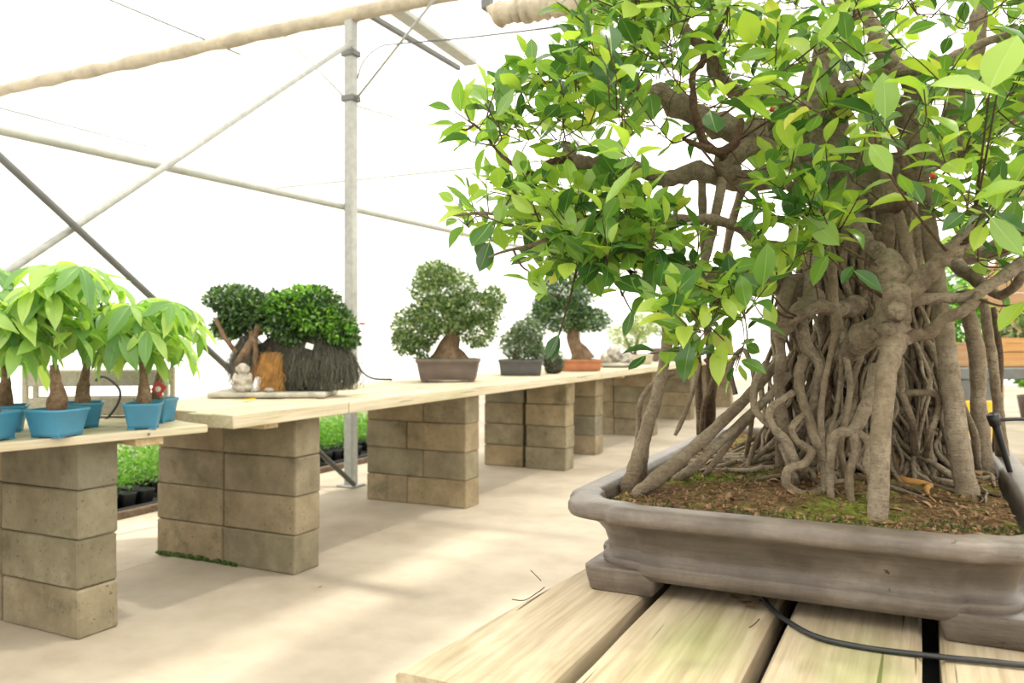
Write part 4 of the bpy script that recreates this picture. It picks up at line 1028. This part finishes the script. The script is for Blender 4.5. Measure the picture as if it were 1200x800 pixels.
# 5: bonsai in terracotta tray
b0 = ground(680, 434)
t, d, wd, hh = bonsai('bonsai with knotty trunk in orange terracotta pot', b0, 50, 13, 'terracotta', YAW, 'bonsai', .7, .014, False)
s = d/970
P = catmull([(0, 0, hh-.01, 15*s), (-2*s, 0, hh+8*s, 10*s), (-6*s, 0, hh+20*s, 8*s), (-10*s, 0, hh+34*s, 7*s), (-12*s, 0, hh+55*s, 4*s)], 6)
MB().add(*tube(P, 16, .7, 5)).obj('trunk', M['trunk_small'], t)
stuff(small_foliage((0, 0, 0), [((-24*s, 0, hh+52*s), (38*s, 34*s, 20*s)), ((12*s, 0, hh+46*s), (24*s, 26*s, 14*s)), ((-18*s, 0, hh+78*s), (34*s, 30*s, 20*s)), ((-42*s, 0, hh+62*s), (14*s, 18*s, 14*s))], 8000, .034, inner=.2).obj('foliage', M['dark_leaf'], t))
# 6: pale rocks on a flat slab
b0 = ground(722, 430)
t = thing('viewing_stone', 'pale jagged rock arrangement on a flat stone tray', 'rock', b0, YAW); s = (-sY*b0.x+cY*b0.y)/970
MB().add(*ellipsoid((0, 0, 3*s), (23*s, 14*s, 3.5*s), 20, 8, .1, 2)).obj('slab', M['slab'], t)
for k, (dx, hz, rr) in enumerate(((-12, 8, 8), (-2, 13, 9), (8, 8, 9), (-6, 18, 5), (16, 6, 6))):
    MB().add(*ellipsoid((dx*s, rnd.uniform(-.03, .03), hz*s), (rr*s, rr*s, rr*s*.95), 12, 9, .7, k*3.1, 2.5)).obj('rock', M['stone'], t)
# 7: pale green bush in sand pot
b0 = ground(742, 426)
t, d, wd, hh = bonsai('feathery pale green plant in sand-coloured pot near the far end', b0, 42, 11, 'pale_pot', YAW, 'bonsai', .8, .01, False)
s = d/970
for dx in (-6, 4): MB().add(*tube(catmull([(dx*s*.4, 0, hh-.01, 2.5*s), (dx*s, 0, hh+12*s, 2*s), (dx*2*s, 0, hh+26*s, 1*s)], 4), 7, .3)).obj('stem', M['trunk_small'], t)
stuff(small_foliage((0, 0, 0), [((-6*s, 0, hh+22*s), (26*s, 24*s, 17*s)), ((8*s, 0, hh+34*s), (20*s, 20*s, 14*s))], 3500, .034, aspect=.3, inner=.2).obj('foliage', M['pale_leaf'], t))
# 8: dark pot beyond
b0 = ground(779, 423)
t, d, wd, hh = bonsai('small bonsai in dark brown pot beyond the sand-coloured one', b0, 32, 15, 'brown_pot', YAW, 'bonsai', .8, .01, True)
s = d/970
MB().add(*tube(catmull([(0, 0, hh-.01, 4*s), (2*s, 0, hh+14*s, 2.5*s), (0, 0, hh+30*s, 1.5*s)], 4), 8, .3)).obj('trunk', M['trunk_small'], t)
stuff(small_foliage((0, 0, 0), [((0, 0, hh+30*s), (22*s, 22*s, 16*s))], 1500, .03).obj('foliage', M['mid_leaf'], t))

# 1: the rock planting on its slab
b0 = ground(322, 463); d0 = -sY*b0.x+cY*b0.y; s = d0/970
sl = thing('stone_slab', 'flat pale concrete slab under the shaggy rock planting', 'slab', b0, YAW+.0)
MB().add(*loft(rrect(67*s, .19, .02, 3), [(0, .004), (.004, 0), (.026, 0), (.030, .006)])).obj('slab', M['slab'], sl)
zt = HB+.030
rb = Vector((b0.x, b0.y, zt)); fwd = Vector((-sY, cY, 0)); rgt = Vector((cY, sY, 0))
rk = thing('rock_planting', 'shaggy dark ficus grown over a rock with thick green top', 'bonsai', rb+rgt*8*s+fwd*.03, YAW)
MB().add(*ellipsoid((14*s, .03, 33*s), (50*s, .11, 36*s), 26, 18, .35, 4, 2.2)).obj('rock', M['dark_rock'], rk)
for pth_, rr, mt in (([(-45, 2), (-46, 25), (-38, 45), (-28, 62), (-20, 78)], 5, 'trunk_small'), ([(-38, 2), (-30, 20), (-26, 45), (-30, 70)], 4, 'trunk_small'), ([(-20, 2), (-18, 30), (-10, 60)], 5, 'dark_root'), ([(0, 4), (-2, 20), (6, 45), (10, 66)], 4, 'trunk_small'), ([(30, 4), (34, 30), (28, 60)], 5, 'dark_root'), ([(50, 4), (52, 30), (46, 66)], 4, 'dark_root'), ([(-48, 44), (-62, 62), (-72, 84)], 3, 'trunk_small')):
    MB().add(*tube(catmull([(x*s, -.10 if pth_[0][0] < -25 else -.03, z*s, rr*s) for x, z in pth_], 5), 8, .5, rnd.random()*9)).obj('trunk', M[mt], rk)
hair = MB()
def strands(n, x0, x1, z0, z1, y0, y1, mb, wdt=.0008, cur=.012):
    for k in range(n):
        x = rnd.uniform(x0, x1); z = rnd.uniform(z0, z1); y = rnd.uniform(y0, y1); L = rnd.uniform(.06, .24)
        dx = (x-8)/60*.05+rnd.gauss(0, .03); a_ = rnd.uniform(0, 6.3)
        pts = [Vector((x*s+dx*t_+cur*math.sin(a_+t_*5), y-.02*t_+cur*math.cos(a_+t_*4), max(.002, z*s-L*t_))) for t_ in (0, .25, .5, .75, 1)]
        wv = Vector((wdt, rnd.uniform(-1, 1)*wdt, 0)); V = []
        for p in pts: V += [p-wv, p+wv]
        mb.add(V, [(0, 1, 3, 2), (2, 3, 5, 4), (4, 5, 7, 6), (6, 7, 9, 8)])
def shag(n, c, rr, mb, wdt=.0009, L0=.05, L1=.17, front=True):
    for k in range(n):
        d = rv().normalized()
        if front and d.y > .35: d.y = -d.y
        d.z = abs(d.z)*1.0 if rnd.random() < .75 else d.z
        p0 = Vector((c[0]+d.x*rr[0], c[1]+d.y*rr[1], c[2]+d.z*rr[2])); L = rnd.uniform(L0, L1); o_ = Vector((d.x, d.y, 0))*rnd.uniform(0, .05)+Vector((rnd.gauss(0, .022), rnd.gauss(0, .012), 0)); a_ = rnd.uniform(0, 6.3)
        wv = Vector((wdt, rnd.uniform(-1, 1)*wdt, 0)); V = []
        for t_ in (0, .25, .5, .75, 1):
            p = p0+o_*math.sin(t_*2.2)+Vector((.006*math.sin(a_+t_*6), .004*math.cos(a_+t_*5), -L*t_)); p.z = max(.003, p.z); V += [p-wv, p+wv]
        mb.add(V, [(0, 1, 3, 2), (2, 3, 5, 4), (4, 5, 7, 6), (6, 7, 9, 8)])
shag(5200, (34*s, 0, 34*s), (40*s, .135, 36*s), hair); shag(2600, (58*s, 0, 30*s), (24*s, .12, 30*s), hair); shag(1300, (-40*s, 0, 34*s), (15*s, .10, 34*s), hair, .0008)
stuff(hair.obj('hanging_roots', M['hair'], rk))
hr2 = MB()
strands(500, -16, 6, 26, 46, -.155, -.14, hr2, .0006); stuff(hr2.obj('straw_fibres', M['straw'], rk))
pads = [((-58*s, 0, 106*s), (34*s, .14, 17*s)), ((-36*s, 0, 92*s), (32*s, .15, 24*s)), ((-66*s, 0, 74*s), (18*s, .10, 14*s)), ((-50*s, 0, 84*s), (22*s, .12, 16*s))]
stuff(small_foliage((0, 0, 0), pads, 6500, .027, inner=.2).obj('foliage', M['dark_leaf'], rk))
pads = [((4*s, -.05, 88*s), (38*s, .16, 28*s)), ((38*s, -.04, 96*s), (34*s, .16, 26*s)), ((58*s, 0, 76*s), (28*s, .14, 24*s)), ((14*s, -.08, 70*s), (22*s, .10, 16*s)), ((74*s, 0, 62*s), (16*s, .10, 14*s))]
stuff(small_foliage((0, 0, 0), pads, 8000, .03, inner=.3).obj('foliage', M['dark_leaf'], rk))
pads = [((12*s, -.10, 96*s), (30*s, .12, 18*s)), ((44*s, -.10, 84*s), (28*s, .12, 16*s)), ((30*s, -.08, 112*s), (26*s, .12, 9*s)), ((68*s, -.05, 68*s), (18*s, .10, 12*s))]
stuff(small_foliage((0, 0, 0), pads, 1500, .030).obj('foliage', M['bright_leaf'], rk))
lbx = MB().add(*box(0, 0, 0, .045, .003, .032, .001)).obj('label_tag', M['white'], rk, (40*s, -.185, 52*s), (0, .3, 0), False)
# stone figurine: one lumpy carved mesh
fg = rb+rgt*(-28*s)-fwd*.15
fm = MB(); u = s
for c, r in (((0, 0, 4), (10, 8, 5)), ((-6, -3, 5), (6, 6, 4)), ((6, -3, 5), (6, 6, 4)), ((0, 0, 13), (8.5, 7, 9)), ((0, -2, 12), (6.5, 6, 6)), ((-8, -1, 15), (3, 3.5, 7)), ((8, -1, 15), (3, 3.5, 7)), ((-5, -6, 13), (4.5, 2.5, 2.5)), ((5, -6, 15), (4.5, 2.5, 2.5)), ((0, 0, 26), (6.5, 6.2, 7)), ((0, -5.5, 24), (3.4, 2.2, 2.2)), ((0, -6, 26), (1.3, 1.6, 1.8)), ((-3, -5, 28.5), (2, 1.4, 1.0)), ((3, -5, 28.5), (2, 1.4, 1.0)), ((-6.5, 0, 26), (1.6, 1.5, 3)), ((6.5, 0, 26), (1.6, 1.5, 3))):
    fm.add(*ellipsoid(tuple(x*u for x in c), tuple(x*u for x in r), 16, 12))
fo = fm.obj('stone_figurine', M['stone'], None, fg, (0, 0, YAW+.25))
rm = fo.modifiers.new('r', 'REMESH'); rm.mode = 'VOXEL'; rm.voxel_size = .0035; rm.use_smooth_shade = True
tag(fo, 'small seated grey stone figurine in front of the rock planting', 'figurine')
for k, (dx, dz) in enumerate(((-8, 0), (5, 0))):
    o = MB().add(*ellipsoid((0, 0, 2.2*s), (6*s, 5*s, 2.6*s), 12, 8, .3, k*4)).obj('pebble', M['stone'], None, rb+rgt*((-14+k*16)*s)-fwd*.155)
    tag(o, ('flat grey pebble right beside the stone figurine', 'small pinkish stone farther right of the figurine')[k], 'stone')
tgy = MB().add(*hexa([(-.035, -.012, .003), (.035, -.012, .003), (.04, .012, .010), (-.03, .012, .006)], .002)).obj('plant_label', M['yellow'], None, ground(291, 469)+Vector((0, 0, .001)), (0, 0, YAW+.5), False)
tag(tgy, 'yellow plastic plant label lying before the slab', 'label')

# ------------------------------------------------------------ right background: display bench, boxes, greenery
rb0 = Q(1130, 440, 7.6)
rt = thing('display_bench', 'dark grey bench in the right background behind the ficus roots', 'bench', (rb0.x, rb0.y, 0), YAW)
MB().add(*box(0, 0, .90, 3.6, .9, .10, .008)).obj('benchtop', M['dark_steel'], rt, (.6, 0, 0), smooth=False)
for sx in (-1.05, 2.2):
    MB().add(*box(0, 0, .425, .10, .8, .85, .006)).obj('leg', M['dark_steel'], rt, (sx, 0, 0), smooth=False)
MB().add(*box(0, 0, .72, 1.0, .06, .26, .006)).obj('side_panel', M['dark_steel'], rt, (-.42, -.40, 0), smooth=False)
yc = thing('yellow_stand', 'bright yellow plastic stand below the dark grey bench', 'stand', Vector((rb0.x, rb0.y, 0))+fwd*(-.75)+rgt*(-.29), YAW)
MB().add(*box(0, 0, .52, .22, .03, .34, .02)).obj('panel', M['yellow'], yc, smooth=False)
for sx in (-.08, .08): MB().add(*tube([(sx, 0, .36, .012), (sx, .08, 0, .015)], 8)).obj('leg', M['yellow'], yc)
def wbox(label, px, wdt, hgt, mat, zb, dep, mt2='dark_soil'):
    q = Q(px, 440, dep); t = thing('planter_box', label, 'planter', (q.x, q.y, zb), YAW)
    n = max(1, round(hgt/.16)); bh = hgt/n
    for k in range(n):
        for sy in (-.19, .19): MB().add(*box(0, 0, 0, wdt, .03, bh-.006, .003)).obj('board', M[mat], t, (0, sy, bh*(k+.5)), smooth=False)
        for sx in (-1, 1): MB().add(*box(0, 0, 0, .03, .35, bh-.006, .003)).obj('board', M[mat], t, (sx*(wdt/2-.015), 0, bh*(k+.5)), smooth=False)
    MB().add(*box(0, 0, 0, wdt-.07, .34, .04, .002)).obj('soil', M[mt2], t, (0, 0, hgt-.06), smooth=False)
    return t
t = wbox('orange-brown wooden planter box at the right edge on the grey bench', 1206, .75, .26, 'orange_wood', .951, 7.55)
stuff(small_foliage((0, 0, 0), [((0, 0, .34), (.34, .2, .16))], 900, .06).obj('foliage', M['mid_leaf'], t))
t = wbox('pale brown planter box with bright greenery behind the ficus roots', 1110, .62, .22, 'brown_wood', .951, 7.55)
stuff(small_foliage((0, 0, 0), [((0, 0, .42), (.36, .22, .30)), ((.0, 0, .62), (.3, .2, .25))], 2200, .055).obj('foliage', M['bright_leaf'], t))
bs = thing('wooden_sign_board', 'plain brown board wall beyond the planter box at the right edge', 'board', Q(1210, 380, 9.5), YAW)
bs.location.z = 0
for k in range(6):
    MB().add(*box(0, 0, 0, 1.25, .04, .155, .004)).obj('board', M['brown_wood'], bs, (.08, 0, 1.16+k*.16), smooth=False)
for sx in (-.35, .6): MB().add(*box(0, 0, 1.05, .08, .06, 2.1, .005)).obj('post', M['brown_wood'], bs, (sx, .055, 0), smooth=False)
for k, (px, dep, z, rr) in enumerate(((1120, 11, 1.3, .9), (1215, 12, 1.1, .7), (1060, 12.5, 1.2, .8))):
    q = Q(px, 400, dep); t = thing('leafy_shrub', ('bright leafy shrub seen through the ficus roots at the right', 'leafy shrub at the right edge beyond the brown boards', 'leafy shrub hidden mostly behind the ficus trunk')[k], 'shrub', (q.x, q.y, 0))
    MB().add(*loft(rrect(.25, .25, .24, 5), [(0, .06), (.34, .0), (.36, 0), (.36, .02), (.30, .03)])).obj('pot', M['brown_pot'], t)
    MB().add(*tube(catmull([(0, 0, .28, .04), (.03, 0, .7, .03), (0, .02, z, .02)], 4), 8, .3)).obj('trunk', M['trunk_small'], t)
    stuff(small_foliage((0, 0, 0), [((0, 0, z), (rr*.75, rr*.75, .6))], 2000, .09).obj('foliage', M['bright_leaf'], t))
